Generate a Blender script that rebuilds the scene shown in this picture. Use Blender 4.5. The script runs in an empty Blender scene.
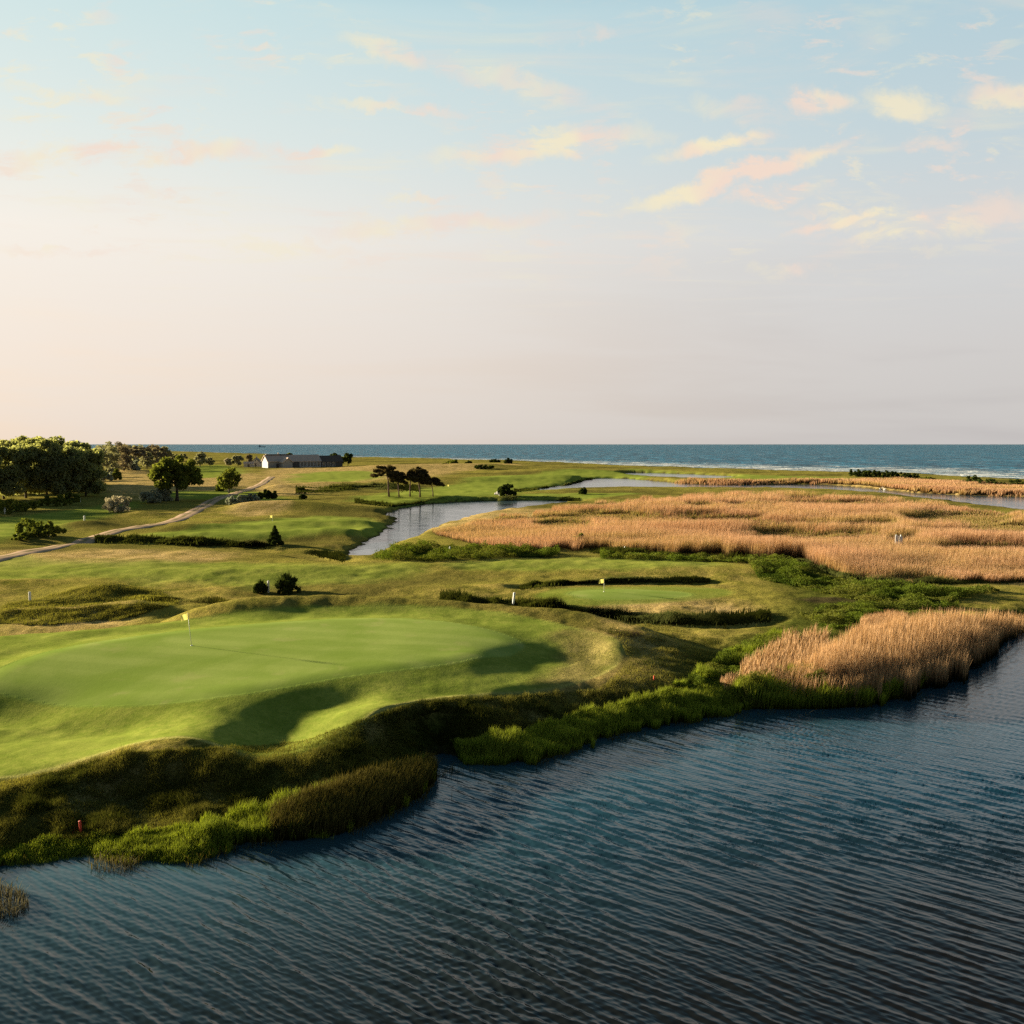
import bpy, math, random
import numpy as np
from mathutils import Vector, Matrix

random.seed(7)
sc = bpy.context.scene
col = sc.collection
F = 950.0                 # focal length in photo pixels (1024 wide)
HC = 14.5                 # drone height over the water
PITCH = math.atan(68.0 / F)
CP, SP = math.cos(PITCH), math.sin(PITCH)
SUN_EL = math.radians(10.8)
SUN_TO = np.array([0.91, -0.41])          # the way the light travels over the ground
SUN_TO = SUN_TO / np.linalg.norm(SUN_TO)

# ------------------------------------------------------------------ helpers
def P(px, py, z=0.0):
    px = np.asarray(px, float); py = np.asarray(py, float)
    u = (px - 512) / F; v = (512 - py) / F
    dy = CP + v * SP
    dz = -SP + v * CP
    t = (z - HC) / dz
    return u * t, dy * t

def pix0(x, y):
    """where a point of the water plane sits on the grid used for the terrain"""
    dz = -HC
    fwd = y * CP - dz * SP
    up = y * SP + dz * CP
    return 512 + F * x / fwd, 512 - F * up / fwd

def hash2(ix, iy, seed):
    n = (ix.astype(np.int64) * 374761393 + iy.astype(np.int64) * 668265263 + seed * 974634777) & 0x7fffffff
    n = ((n ^ (n >> 13)) * 1274126177) & 0x7fffffff
    n = n ^ (n >> 16)
    return (n & 0xffff) / 65535.0

def vnoise(x, y, seed=0):
    ix = np.floor(x); iy = np.floor(y)
    fx = x - ix; fy = y - iy
    fx = fx * fx * (3 - 2 * fx); fy = fy * fy * (3 - 2 * fy)
    a = hash2(ix, iy, seed); b = hash2(ix + 1, iy, seed)
    c = hash2(ix, iy + 1, seed); d = hash2(ix + 1, iy + 1, seed)
    return (a * (1 - fx) + b * fx) * (1 - fy) + (c * (1 - fx) + d * fx) * fy

def fbm(x, y, seed=0, octs=4):
    s = 0; a = 0.5; t = 0
    for k in range(octs):
        s = s + a * vnoise(x, y, seed + k); t += a
        x = x * 2.03 + 3.1; y = y * 2.03 + 1.7; a *= 0.5
    return s / t

def ss(e0, e1, x):
    t = np.clip((x - e0) / (e1 - e0), 0, 1)
    return t * t * (3 - 2 * t)

def sdf(poly, x, y):
    """signed distance to a polygon, positive inside"""
    d2 = np.full(x.shape, 1e18); inside = np.zeros(x.shape, bool)
    n = len(poly)
    for i in range(n):
        ax, ay = poly[i]; bx, by = poly[(i + 1) % n]
        ex, ey = bx - ax, by - ay
        L = ex * ex + ey * ey + 1e-12
        wx = x - ax; wy = y - ay
        t = np.clip((wx * ex + wy * ey) / L, 0, 1)
        qx = wx - ex * t; qy = wy - ey * t
        d2 = np.minimum(d2, qx * qx + qy * qy)
        if ay != by:
            c = ((ay > y) != (by > y)) & (x < (bx - ax) * (y - ay) / (by - ay) + ax)
            inside ^= c
    d = np.sqrt(d2)
    return np.where(inside, d, -d)

def smooth_poly(pts, it=2):
    p = np.array(pts, float)
    for _ in range(it):
        q = np.roll(p, -1, 0)
        p = np.stack([0.75 * p + 0.25 * q, 0.25 * p + 0.75 * q], 1).reshape(-1, 2)
    return p

def wpoly(pts, z=0.0, it=1):
    p = smooth_poly(pts, it) if it else np.array(pts, float)
    if callable(z): z = z(p[:, 0], p[:, 1])
    x, y = P(p[:, 0], p[:, 1], z)
    return list(zip(x.tolist(), y.tolist()))

def mesh_np(name, verts, polys, sizes, attrs=None, mats=(), smooth=False):
    """verts (n,3); polys flat index array; sizes per-face corner counts"""
    me = bpy.data.meshes.new(name)
    verts = np.asarray(verts, np.float32)
    polys = np.asarray(polys, np.int32); sizes = np.asarray(sizes, np.int32)
    me.vertices.add(len(verts)); me.vertices.foreach_set('co', verts.ravel())
    me.loops.add(len(polys)); me.loops.foreach_set('vertex_index', polys)
    me.polygons.add(len(sizes))
    st = np.zeros(len(sizes), np.int32); st[1:] = np.cumsum(sizes)[:-1]
    me.polygons.foreach_set('loop_start', st)
    if smooth:
        me.polygons.foreach_set('use_smooth', np.ones(len(sizes), bool))
    me.update(calc_edges=True)
    for k, a in (attrs or {}).items():
        a = np.asarray(a, np.float32)
        if a.ndim == 2:
            at = me.color_attributes.new(k, 'FLOAT_COLOR', 'POINT'); at.data.foreach_set('color', a.ravel())
        else:
            at = me.attributes.new(k, 'FLOAT', 'POINT'); at.data.foreach_set('value', a)
    for m in mats: me.materials.append(m)
    return me

def link(name, me, parent=None):
    o = bpy.data.objects.new(name, me); col.objects.link(o)
    if parent is not None: o.parent = parent
    return o

def tag(o, label=None, cat=None, group=None, kind=None):
    if label: o['label'] = label
    if cat: o['category'] = cat
    if group: o['group'] = group
    if kind: o['kind'] = kind
    return o

def thing(name, label, cat, loc, rotz=0.0, group=None):
    o = bpy.data.objects.new(name, None); col.objects.link(o)
    o.location = loc; o.rotation_euler = (0, 0, rotz); o.empty_display_size = 0.5
    return tag(o, label, cat, group)

class MB:
    """collects simple solids into one mesh"""
    def __init__(s): s.v = []; s.f = []
    def add(s, vs, fs):
        b = len(s.v); s.v += [tuple(v) for v in vs]; s.f += [tuple(i + b for i in f) for f in fs]
    def box(s, x0, x1, y0, y1, z0, z1):
        s.add([(x0,y0,z0),(x1,y0,z0),(x1,y1,z0),(x0,y1,z0),(x0,y0,z1),(x1,y0,z1),(x1,y1,z1),(x0,y1,z1)],
              [(0,3,2,1),(4,5,6,7),(0,1,5,4),(1,2,6,5),(2,3,7,6),(3,0,4,7)])
    def tube(s, pts, rads, n=7):
        pts = [Vector(p) for p in pts]; rings = []
        for i, p in enumerate(pts):
            d = (pts[min(i + 1, len(pts) - 1)] - pts[max(i - 1, 0)]).normalized()
            a = d.cross(Vector((0.31, 0.95, 0.1)))
            if a.length < 1e-3: a = d.cross(Vector((1, 0, 0)))
            a.normalize(); b = d.cross(a)
            rings.append([p + (a * math.cos(2*math.pi*k/n) + b * math.sin(2*math.pi*k/n)) * rads[i] for k in range(n)])
        vs = [v for r in rings for v in r]; fs = []
        for i in range(len(rings) - 1):
            for k in range(n):
                fs.append((i*n+k, i*n+(k+1)%n, (i+1)*n+(k+1)%n, (i+1)*n+k))
        fs.append(tuple(range(n-1, -1, -1))); fs.append(tuple((len(rings)-1)*n + k for k in range(n)))
        s.add(vs, fs)
    def build(s, name, mat, parent=None, smooth=False, bevel=0):
        me = bpy.data.meshes.new(name); me.from_pydata(s.v, [], s.f); me.materials.append(mat)
        if smooth: me.polygons.foreach_set('use_smooth', [True] * len(me.polygons))
        me.update()
        o = link(name, me, parent)
        if bevel:
            m = o.modifiers.new('bevel', 'BEVEL'); m.width = bevel; m.segments = 2
        return o

# ------------------------------------------------------------------ materials
def new_mat(name):
    m = bpy.data.materials.new(name); m.use_nodes = True
    nt = m.node_tree
    for n in list(nt.nodes): nt.nodes.remove(n)
    out = nt.nodes.new('ShaderNodeOutputMaterial')
    return m, nt, out

class NT:
    def __init__(s, nt): s.nt = nt
    def n(s, t, **kw):
        nd = s.nt.nodes.new(t)
        for k, v in kw.items(): setattr(nd, k, v)
        return nd
    def put(s, sock, v):
        if isinstance(v, bpy.types.NodeSocket): s.nt.links.new(v, sock)
        elif v is not None: sock.default_value = v
    def math(s, op, a, b=None, c=None, clamp=False):
        nd = s.n('ShaderNodeMath', operation=op, use_clamp=clamp)
        s.put(nd.inputs[0], a)
        if b is not None: s.put(nd.inputs[1], b)
        if c is not None: s.put(nd.inputs[2], c)
        return nd.outputs[0]
    def mix(s, f, a, b, bt='MIX'):
        nd = s.n('ShaderNodeMix', data_type='RGBA', blend_type=bt)
        s.put(nd.inputs[0], f)
        for sk, v in ((nd.inputs[6], a), (nd.inputs[7], b)):
            if isinstance(v, tuple) and len(v) == 3: v = v + (1,)
            s.put(sk, v)
        return nd.outputs[2]
    def noise(s, vec, scale, detail=3, rough=0.55, dist=0.0, dim='3D'):
        nd = s.n('ShaderNodeTexNoise', noise_dimensions=dim)
        if vec is not None: s.put(nd.inputs['Vector'], vec)
        nd.inputs['Scale'].default_value = scale; nd.inputs['Detail'].default_value = detail
        nd.inputs['Roughness'].default_value = rough; nd.inputs['Distortion'].default_value = dist
        return nd.outputs['Fac']
    def smooth(s, v, a, b, lo=0.0, hi=1.0):
        nd = s.n('ShaderNodeMapRange', interpolation_type='SMOOTHSTEP')
        s.put(nd.inputs[0], v); nd.inputs[1].default_value = a; nd.inputs[2].default_value = b
        nd.inputs[3].default_value = lo; nd.inputs[4].default_value = hi
        return nd.outputs[0]
    def attr(s, name, color=False):
        nd = s.n('ShaderNodeAttribute', attribute_name=name)
        return nd.outputs['Color'] if color else nd.outputs['Fac']
    def mapping(s, vec, rot=(0,0,0), scale=(1,1,1), loc=(0,0,0)):
        nd = s.n('ShaderNodeMapping'); s.put(nd.inputs[0], vec)
        nd.inputs['Location'].default_value = loc; nd.inputs['Rotation'].default_value = rot; nd.inputs['Scale'].default_value = scale
        return nd.outputs[0]

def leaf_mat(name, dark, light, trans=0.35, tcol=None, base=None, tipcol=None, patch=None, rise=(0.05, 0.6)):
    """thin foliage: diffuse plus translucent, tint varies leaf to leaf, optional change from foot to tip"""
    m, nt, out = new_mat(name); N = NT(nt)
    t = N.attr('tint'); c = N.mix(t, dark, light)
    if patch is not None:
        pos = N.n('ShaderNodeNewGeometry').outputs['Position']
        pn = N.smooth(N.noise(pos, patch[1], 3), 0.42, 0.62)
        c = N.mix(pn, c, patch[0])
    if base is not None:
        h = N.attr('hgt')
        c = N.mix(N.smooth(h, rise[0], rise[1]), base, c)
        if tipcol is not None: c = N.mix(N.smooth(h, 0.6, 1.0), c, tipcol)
    d = N.n('ShaderNodeBsdfDiffuse'); N.put(d.inputs[0], c)
    tr = N.n('ShaderNodeBsdfTranslucent')
    N.put(tr.inputs[0], N.mix(1.0, c, tcol or (1.0, 1.0, 0.55), 'MULTIPLY'))
    mx = N.n('ShaderNodeMixShader'); mx.inputs[0].default_value = trans
    nt.links.new(d.outputs[0], mx.inputs[1]); nt.links.new(tr.outputs[0], mx.inputs[2])
    nt.links.new(mx.outputs[0], out.inputs[0])
    return m

def solid_mat(name, c, rough=0.7, var=0.15, scale=3.0, metal=0.0):
    m, nt, out = new_mat(name); N = NT(nt)
    b = N.n('ShaderNodeBsdfPrincipled')
    pos = N.n('ShaderNodeTexCoord').outputs['Object']
    n = N.noise(pos, scale, 4)
    N.put(b.inputs['Base Color'], N.mix(n, tuple(v * (1 - var) for v in c), tuple(min(1, v * (1 + var)) for v in c)))
    b.inputs['Roughness'].default_value = rough; b.inputs['Metallic'].default_value = metal
    nt.links.new(b.outputs[0], out.inputs[0])
    return m

M = {}
M['oak'] = leaf_mat('oak_leaves', (0.065, 0.08, 0.02), (0.22, 0.24, 0.045), 0.45)
M['wood'] = leaf_mat('wood_leaves', (0.20, 0.21, 0.11), (0.40, 0.405, 0.17), 0.62)  # leaf colour lightened and greyed to stand in for haze
M['bright'] = leaf_mat('bright_leaves', (0.08, 0.11, 0.02), (0.20, 0.22, 0.045), 0.4)
M['silver'] = leaf_mat('silver_leaves', (0.22, 0.25, 0.17), (0.46, 0.48, 0.36), 0.35, (1, 1, 0.8))
M['blossom'] = leaf_mat('blossom_leaves', (0.18, 0.18, 0.09), (0.66, 0.58, 0.42), 0.35, (1, 0.95, 0.8))
M['pine'] = leaf_mat('pine_needles', (0.045, 0.040, 0.020), (0.13, 0.095, 0.045), 0.3)
M['hazytree'] = leaf_mat('hazed_tree_leaves', (0.24, 0.23, 0.15), (0.38, 0.36, 0.23), 0.4)  # distance haze mixed into the leaf colour
M['hazypine'] = leaf_mat('hazed_pine_needles', (0.20, 0.17, 0.13), (0.31, 0.25, 0.185), 0.35)  # needles paled the same way, haze in the colour
M['darkbush'] = leaf_mat('dark_bush_leaves', (0.02, 0.032, 0.010), (0.07, 0.09, 0.022), 0.3)
M['bark'] = solid_mat('bark', (0.075, 0.055, 0.04), 0.9, 0.4, 6)
M['pinebark'] = solid_mat('pine_bark', (0.12, 0.065, 0.04), 0.9, 0.35, 6)
M['white'] = solid_mat('white_paint', (0.80, 0.79, 0.75), 0.5, 0.06)
M['limewash'] = solid_mat('limewashed_wall', (0.40, 0.375, 0.34), 0.85, 0.08, 0.6)
M['roof'] = solid_mat('weathered_roof', (0.60, 0.46, 0.37), 0.85, 0.25, 0.5)
M['darkroof'] = solid_mat('dark_roof', (0.10, 0.078, 0.062), 0.8, 0.25, 0.5)
M['timber'] = solid_mat('dark_timber', (0.10, 0.085, 0.075), 0.85, 0.25, 1)
M['glass'] = solid_mat('window_glass', (0.05, 0.065, 0.075), 0.12, 0.1)
M['yellow'] = leaf_mat('flag_yellow', (0.74, 0.64, 0.22), (0.82, 0.72, 0.28), 0.55, (1, 1, 0.8))
M['flagpole'] = solid_mat('flag_pole', (0.60, 0.60, 0.45), 0.5, 0.1)
M['red'] = solid_mat('red_paint', (0.75, 0.07, 0.03), 0.55, 0.12)
M['rock'] = solid_mat('pale_rock', (0.52, 0.49, 0.44), 0.9, 0.25, 3)
M['soil'] = solid_mat('dark_soil', (0.05, 0.035, 0.022), 0.95, 0.4, 4)
M['feather'] = solid_mat('white_feathers', (0.80, 0.79, 0.76), 0.8, 0.05)
M['beak'] = solid_mat('orange_beak', (0.6, 0.22, 0.04), 0.6, 0.1)
M['cup'] = solid_mat('cup_liner', (0.7, 0.7, 0.66), 0.6, 0.05)
M['hull'] = solid_mat('ship_hull', (0.22, 0.25, 0.28), 0.6, 0.1)

# ------------------------------------------------------------------ water outlines (photo traced onto the ground)
LAKE = [(-400, 930), (-120, 893), (0, 866), (45, 860), (90, 856), (130, 860), (190, 860), (245, 842), (300, 838), (345, 830),
        (385, 812), (420, 794), (436, 775), (424, 757), (441, 749), (462, 757), (500, 761), (535, 759), (575, 745), (620, 730),
        (690, 719), (745, 706), (800, 703), (850, 700), (900, 691), (945, 674), (980, 658), (1000, 640), (1026, 622),
        (1100, 613), (1300, 604), (2200, 600)]
lx = wpoly(LAKE, 0, 0)
LAKE_W = lx + [(300, -400), (-300, -400)]
LAG1 = wpoly([(343, 553), (362, 544), (385, 531), (396, 521), (386, 513.5), (402, 508), (440, 502.5), (512, 500.5), (584, 500.8),
              (570, 503.5), (512, 509), (470, 516), (432, 528), (415, 538), (388, 546), (372, 557), (352, 558)])
LAG2 = wpoly([(514, 491.8), (545, 488), (574, 484), (592, 478.6), (622, 478.4), (655, 481), (690, 484.2), (740, 485.2), (800, 484.2),
              (850, 486), (892, 491), (940, 494.6), (1024, 497), (1200, 502), (1700, 512), (1700, 530), (1250, 521), (1060, 515), (1005, 510),
              (960, 503.5), (900, 496), (850, 491.5), (800, 489), (740, 488.6), (690, 488.8), (640, 488.5), (600, 488.6), (560, 490), (530, 492.6)])
LAG3 = wpoly([(614, 473.6), (640, 472.6), (690, 474.2), (737, 476.4), (726, 478.8), (690, 478.2), (640, 476.4)])
COAST = [(-1500, 448.2), (-300, 448.6), (0, 449.2), (160, 451), (250, 454), (340, 457.6), (450, 460.2), (512, 461.8), (560, 463.5), (620, 466),
         (700, 469), (768, 471.5), (850, 473.5), (920, 474.5), (960, 478), (1024, 481), (1100, 484), (1400, 492), (2400, 506)]
SEA_W = wpoly(COAST, 0, 0)
SEA_W = SEA_W + [(60000, SEA_W[-1][1] + 20), (60000, 60000), (-60000, 60000), (-60000, SEA_W[0][1] + 100)]

# ------------------------------------------------------------------ terrain
gx = np.concatenate([np.linspace(-1300, -60, 70, endpoint=False), np.arange(-60, 1086, 2.0), np.linspace(1086, 2300, 70)])
gy = 444.0 + np.concatenate([np.arange(3.4, 62, 0.5), np.arange(62, 190, 0.8), np.arange(190, 480, 1.4)])
GX, GY = np.meshgrid(gx, gy)
X, Y = P(GX, GY, 0.0)
sh = X.shape
xf, yf = X.ravel(), Y.ravel()

def water_sd(x, y):
    s = -sdf(LAKE_W, x, y)
    for pl in (LAG1, LAG2, LAG3): s = np.minimum(s, -sdf(pl, x, y))
    return np.minimum(s, -sdf(SEA_W, x, y))

def zt(px, py):        # how high the traced plateau stands: it sinks toward the left
    return 2.25 - 0.95 * ss(330, -60, np.asarray(px, float)) * ss(640, 740, np.asarray(py, float)) - 0.9 * ss(430, 600, np.asarray(px, float)) * ss(620, 670, np.asarray(py, float))
PLATEAU = wpoly([(-400, 800), (-100, 790), (0, 780), (60, 766), (130, 750), (215, 747), (300, 741), (345, 722), (420, 700), (520, 694), (600, 690),
                 (668, 690), (700, 672), (690, 650), (648, 626), (580, 616), (513, 611), (400, 606), (300, 604), (190, 612), (100, 628),
                 (0, 634), (-200, 650), (-500, 660)], zt)
GREEN = wpoly([(-40, 690), (0, 669), (60, 652), (130, 641), (190, 634), (260, 628), (350, 622.5), (430, 624), (490, 633), (524, 646), (524, 656), (480, 664),
               (410, 672), (350, 679), (270, 690), (180, 701), (100, 703), (30, 697)], zt)
APRON = wpoly([(-300, 795), (0, 774), (70, 760), (140, 743), (215, 738), (262, 744), (310, 738), (345, 722), (380, 703), (430, 690), (490, 690), (550, 690), (595, 682), (620, 666),
               (624, 652), (612, 640), (560, 625), (480, 615), (350, 611), (200, 618), (80, 632), (0, 632), (-300, 650)], zt)
GREEN2 = wpoly([(535, 594), (560, 588), (600, 584.5), (660, 583), (720, 585), (735, 591), (700, 598), (640, 602), (580, 603), (545, 600)], 1.2)
sdw = water_sd(xf, yf)
dist = np.hypot(xf, yf)
sdn = sdw + (fbm(xf / 2.2, yf / 2.2, 11) - 0.5) * np.clip(dist / 60, 0.7, 3.0) * 1.1
sdp = sdf(PLATEAU, xf, yf); sdg = sdf(GREEN, xf, yf); sda = sdf(APRON, xf, yf); sdg2 = sdf(GREEN2, xf, yf)

def gauss(px, py, zr, rx, ry, rot=0.0, p=1.0):
    cx, cy = P(px, py, zr); c, s = math.cos(rot), math.sin(rot)
    dx = xf - cx; dy = yf - cy
    a = (dx * c + dy * s) / rx; b = (-dx * s + dy * c) / ry
    return np.exp(-(a * a + b * b) ** p)

land = 0.75 + 0.5 * (fbm(xf / 26, yf / 26, 3, 3) - 0.5) * ss(60, 100, dist) + 1.1 * (fbm(xf / 60, yf / 45, 21, 3) - 0.45) * ss(110, 200, dist)
land = land + 1.0 * ss(300, 700, dist) * (0.4 + fbm(xf / 80, yf / 50, 31, 3))
zz = np.where(sdn > 0, land * (1 - np.exp(-np.maximum(sdn, 0) / (0.9 + 1.3 * ss(4, -6, xf) * ss(70, 50, yf) + 0.004 * dist))), np.maximum(sdn * 0.35, -1.6))
right_side = ss(-8, 0, xf) * ss(64, 56, yf)
plat = ss(-4.0 + 1.2 * right_side, 1.3 + 0.8 * right_side, sdp + (fbm(xf / 5, yf / 5, 5) - 0.5) * 1.2)
low_left = ss(-6, -24, xf) * ss(56, 42, yf)
low_right = ss(-7, 11, xf) * ss(64, 54, yf)
zz = zz + (1.5 - 0.95 * low_left - 0.92 * low_right) * plat * ss(-0.5, 2.5, sdn)
front = ss(0.2, 3.5, sdn)
zz += (0.35 * ss(-2.5, 1.5, sdg) + 0.012 * np.clip(yf - 55, -15, 15) * plat) * front
HILLS = [  # px, py, z the mark was traced at, radius along, radius across, turn, height
    (370, 603, 2.6, 8.0, 2.2, -0.12, 0.85), (250, 606, 2.6, 5.0, 2.2, 0.0, 0.35), (560, 614, 2.4, 8.0, 2.2, -0.16, 0.5), (215, 611, 2.4, 5.0, 2.4, 0.15, 0.45),
    (292, 720, 1.8, 2.7, 2.3, -0.6, -0.66), (340, 697, 2.1, 2.0, 1.3, 0.2, -0.28), (256, 748, 1.4, 2.8, 2.2, -0.6, -0.75), (200, 722, 2.2, 2.6, 3.0, 0, 0.35),
    (515, 668, 1.5, 1.7, 1.7, 0.0, -0.24), (575, 664, 1.4, 2.2, 1.9, 0.0, -0.12), (490, 660, 2.2, 2.2, 1.8, 0.2, 0.15), (618, 650, 1.8, 1.2, 2.6, 0.0, 0.3),
    (420, 703, 2.3, 3.0, 1.3, 0.25, 0.42), (175, 742, 2.1, 4.0, 1.5, 0.1, 0.55),
    (90, 712, 2.1, 4.0, 1.6, 0.0, -0.35), (10, 700, 2.0, 3.5, 2.0, 0.0, -0.45),
    (105, 586, 1.4, 3.8, 2.6, -0.3, 0.95), (70, 595, 1.2, 3.0, 2.0, 0.0, 0.35), (140, 603, 1.4, 4.0, 1.8, -0.3, 0.8), (60, 607, 1.3, 6.0, 1.6, 0.0, 0.5), (150, 621, 2.0, 5.5, 2.2, 0.1, -0.4),
    (235, 601, 1.8, 4.0, 1.4, 0.0, 0.5), (20, 580, 1.2, 9.0, 3.0, 0.0, 0.5), (420, 585, 1.2, 14, 3.0, 0.0, 0.35), (250, 570, 1.2, 16, 4.0, 0.0, 0.45),
    (610, 594, 1.2, 9.0, 5.0, 0.0, 0.55), (480, 562, 1.2, 22, 6.0, 0.0, 0.5), (700, 567, 1.2, 14, 5.0, 0.0, 0.4),
    (285, 503, 2.2, 14, 5.0, 0.0, 2.0), (330, 527, 1.8, 10, 3.5, 0.0, 0.9), (290, 532, 1.8, 6, 2.5, 0.0, -0.6), (385, 523, 1.8, 5, 3.0, 0.0, 0.6),
    (355, 519, 1.6, 5, 3.0, 0.0, 0.6), (300, 519, 1.6, 8, 2.5, 0.0, 0.6), (180, 523, 1.6, 12, 3.0, 0.2, 0.9), (215, 530, 1.6, 12, 3.5, 0.0, 0.6), (60, 512, 1.5, 10, 3.0, 0.0, -0.4),
    (90, 521, 1.6, 6, 3, 0.0, 1.0), (150, 511, 1.6, 7, 3, 0.0, 0.9), (330, 482, 2.0, 20, 8, 0.0, 1.6), (300, 487, 2.0, 12, 5, 0.0, 1.0), (405, 494, 1.8, 16, 5, 0.0, 0.8),
    (445, 478, 2.0, 30, 12, 0.0, 1.6), (560, 476, 2.0, 35, 14, 0.0, 1.4), (480, 466, 2.5, 30, 16, 0.0, 2.2), (555, 469, 2.5, 30, 16, 0.0, 1.6), (400, 466, 2.5, 30, 16, 0.0, 1.8),
    (260, 482, 2.5, 12, 5, 0.0, 1.6), (880, 474, 2.0, 12, 5, 0.0, 0.9), (1000, 484, 2.0, 10, 4, 0.0, 1.0), (700, 481, 1.5, 25, 6, 0.0, 0.5),
]
PATH = [(-60, 566), (-20, 558), (20, 549), (60, 540.5), (90, 534), (120, 526.5), (150, 521), (178, 515.5), (196, 508), (212, 500), (226, 494), (246, 488), (262, 482), (272, 476)]
def polydist(pts, z):
    w = wpoly(pts, z, 0); d = np.full(xf.shape, 1e9)
    for i in range(len(w) - 1):
        ax, ay = w[i]; bx, by = w[i + 1]; ex, ey = bx - ax, by - ay
        t = np.clip(((xf - ax) * ex + (yf - ay) * ey) / (ex * ex + ey * ey), 0, 1)
        d = np.minimum(d, np.hypot(xf - ax - ex * t, yf - ay - ey * t))
    return d
off_path = ss(2.0, 9.0, polydist(PATH, 1.4))
for a in HILLS:
    zz += a[6] * gauss(*a[:6]) * ss(0.2, 3.0, sdn) * off_path
zz += ss(0.5, 3, sdn) * ss(0, 1.5, sda) * (1 - ss(-2, 0.5, sdg)) * (fbm(xf / 2.6, yf / 2.6, 43, 3) - 0.5) * 0.22
# lumpy rough, smooth where it is mown
rough_amt = (1 - ss(-0.8, 0.6, sda)) * (1 - ss(-2, 0, sdg2))
zz += rough_amt * ss(0.3, 2.0, sdn) * ((fbm(xf / 1.3, yf / 1.3, 41, 3) - 0.5) * 0.24 * ss(150, 60, dist) + (fbm(xf / 4.5, yf / 4.5, 47, 3) - 0.5) * 0.38)
# ditches
DITCH1 = [(-40, 538), (60, 541), (95, 540), (150, 541), (205, 543), (250, 545), (300, 550), (345, 559)]
DITCH2 = [(440, 602), (480, 604), (520, 607), (570, 612), (620, 617), (670, 620), (720, 621), (770, 617)]
DITCH3 = [(520, 588), (545, 585), (580, 583), (640, 581), (710, 581)]
for pts, dep, w in ((DITCH1, 0.7, 2.0), (DITCH2, 0.55, 1.6), (DITCH3, 0.5, 1.2)):
    zz -= dep * np.exp(-(polydist(pts, 0.9) / w) ** 2) * ss(1.0, 4.0, sdn)
zz = np.where(sdn > 0.4, np.maximum(zz, 0.06), zz)
Z = zz.reshape(sh)

def hgt(x, y, arr=None):
    arr = Z if arr is None else arr
    px, py = pix0(np.asarray(x, float), np.asarray(y, float))
    ci = np.interp(px, gx, np.arange(len(gx))); ri = np.interp(py, gy, np.arange(len(gy)))
    c0 = np.clip(np.floor(ci).astype(int), 0, len(gx) - 2); r0 = np.clip(np.floor(ri).astype(int), 0, len(gy) - 2)
    fc = ci - c0; fr = ri - r0
    return (arr[r0, c0] * (1-fc) + arr[r0, c0+1] * fc) * (1-fr) + (arr[r0+1, c0] * (1-fc) + arr[r0+1, c0+1] * fc) * fr

def ground(px, py, z0=1.0, it=6):
    px = np.asarray(px, float); py = np.asarray(py, float)
    z = np.full(px.shape, z0, float)
    for _ in range(it):
        x, y = P(px, py, z); z = 0.5 * z + 0.5 * np.maximum(hgt(x, y), 0.0)
    x, y = P(px, py, z)
    return x, y, hgt(x, y)

def G(px, py):
    x, y, z = ground(np.array([px]), np.array([py]))
    return float(x[0]), float(y[0]), float(z[0])

# zones painted as masks: R putting green, G fairway, B straw-dry, A lush and wet, also painted shade on the front bank
def zone(pts, z, feather, seed=0, warp=0.0):
    s = sdf(wpoly(pts, z), xf, yf)
    if warp: s = s + (fbm(xf / (warp * 2), yf / (warp * 2), seed + 60) - 0.5) * warp * 2
    return ss(-feather, feather, s)
green = ss(-0.12, 0.12, sdg)
green = np.maximum(green, ss(-0.8, 0.3, sdf(wpoly([(563, 592), (600, 588.5), (640, 588), (690, 590), (690, 595), (640, 598), (585, 598)], 1.3), xf, yf)))
fair = ss(-0.25, 0.25, sda)
fair = np.maximum(fair, ss(-0.8, 0.4, sdg2) * 0.8)
for a in (([(-200, 560), (0, 553), (60, 558), (200, 560), (330, 566), (420, 563), (430, 572), (330, 582), (200, 585), (100, 572), (0, 582), (-200, 590)], 1.0, 3.0, 1, 3.0),
          ([(440, 563), (520, 558), (640, 556), (700, 560), (735, 567), (640, 572), (520, 570), (450, 568)], 1.0, 2.0, 2, 3.0),
          ([(170, 527), (250, 517), (290, 513), (370, 513), (388, 518), (392, 523), (370, 530), (300, 532), (200, 534), (130, 533)], 1.5, 2.0, 3, 2.0),
          ([(-200, 520), (0, 517), (60, 508), (120, 501), (150, 500), (120, 512), (80, 520), (45, 530), (0, 538), (-200, 545)], 1.2, 3.0, 4, 2.0),
          ([(160, 489), (260, 488), (270, 494), (300, 500), (250, 500), (160, 496)], 1.5, 3.0, 5, 3.0),
          ([(350, 492), (395, 488), (440, 482), (500, 474), (560, 470), (640, 469), (660, 474), (600, 478), (560, 485), (515, 490), (460, 498), (390, 501), (355, 498)], 2.0, 4.0, 6, 4.0),
          ([(190, 466), (230, 464), (250, 472), (200, 478), (160, 476)], 1.5, 6.0, 7, 6.0),
          ([(290, 472), (380, 470), (390, 478), (330, 482), (290, 480)], 1.5, 6.0, 8, 6.0),
          ([(620, 468), (760, 474), (860, 476), (840, 480), (740, 478), (640, 471)], 1.5, 5.0, 9, 4.0),
          ([(512, 494.5), (560, 493), (640, 492.5), (640, 494), (580, 498), (512, 499)], 1.0, 2.0, 10, 2.0)):
    fair = np.maximum(fair, zone(*a) * (1.0 if a[3] > 2 else 0.8))
ringz = zone([(545, 640), (600, 640), (628, 656), (604, 684), (545, 692), (512, 684), (570, 668), (560, 652)], 1.6, 1.2, 12, 1.0)
fair = fair * (1 - 0.7 * ringz)
dry = 0.6 * ringz
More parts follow.
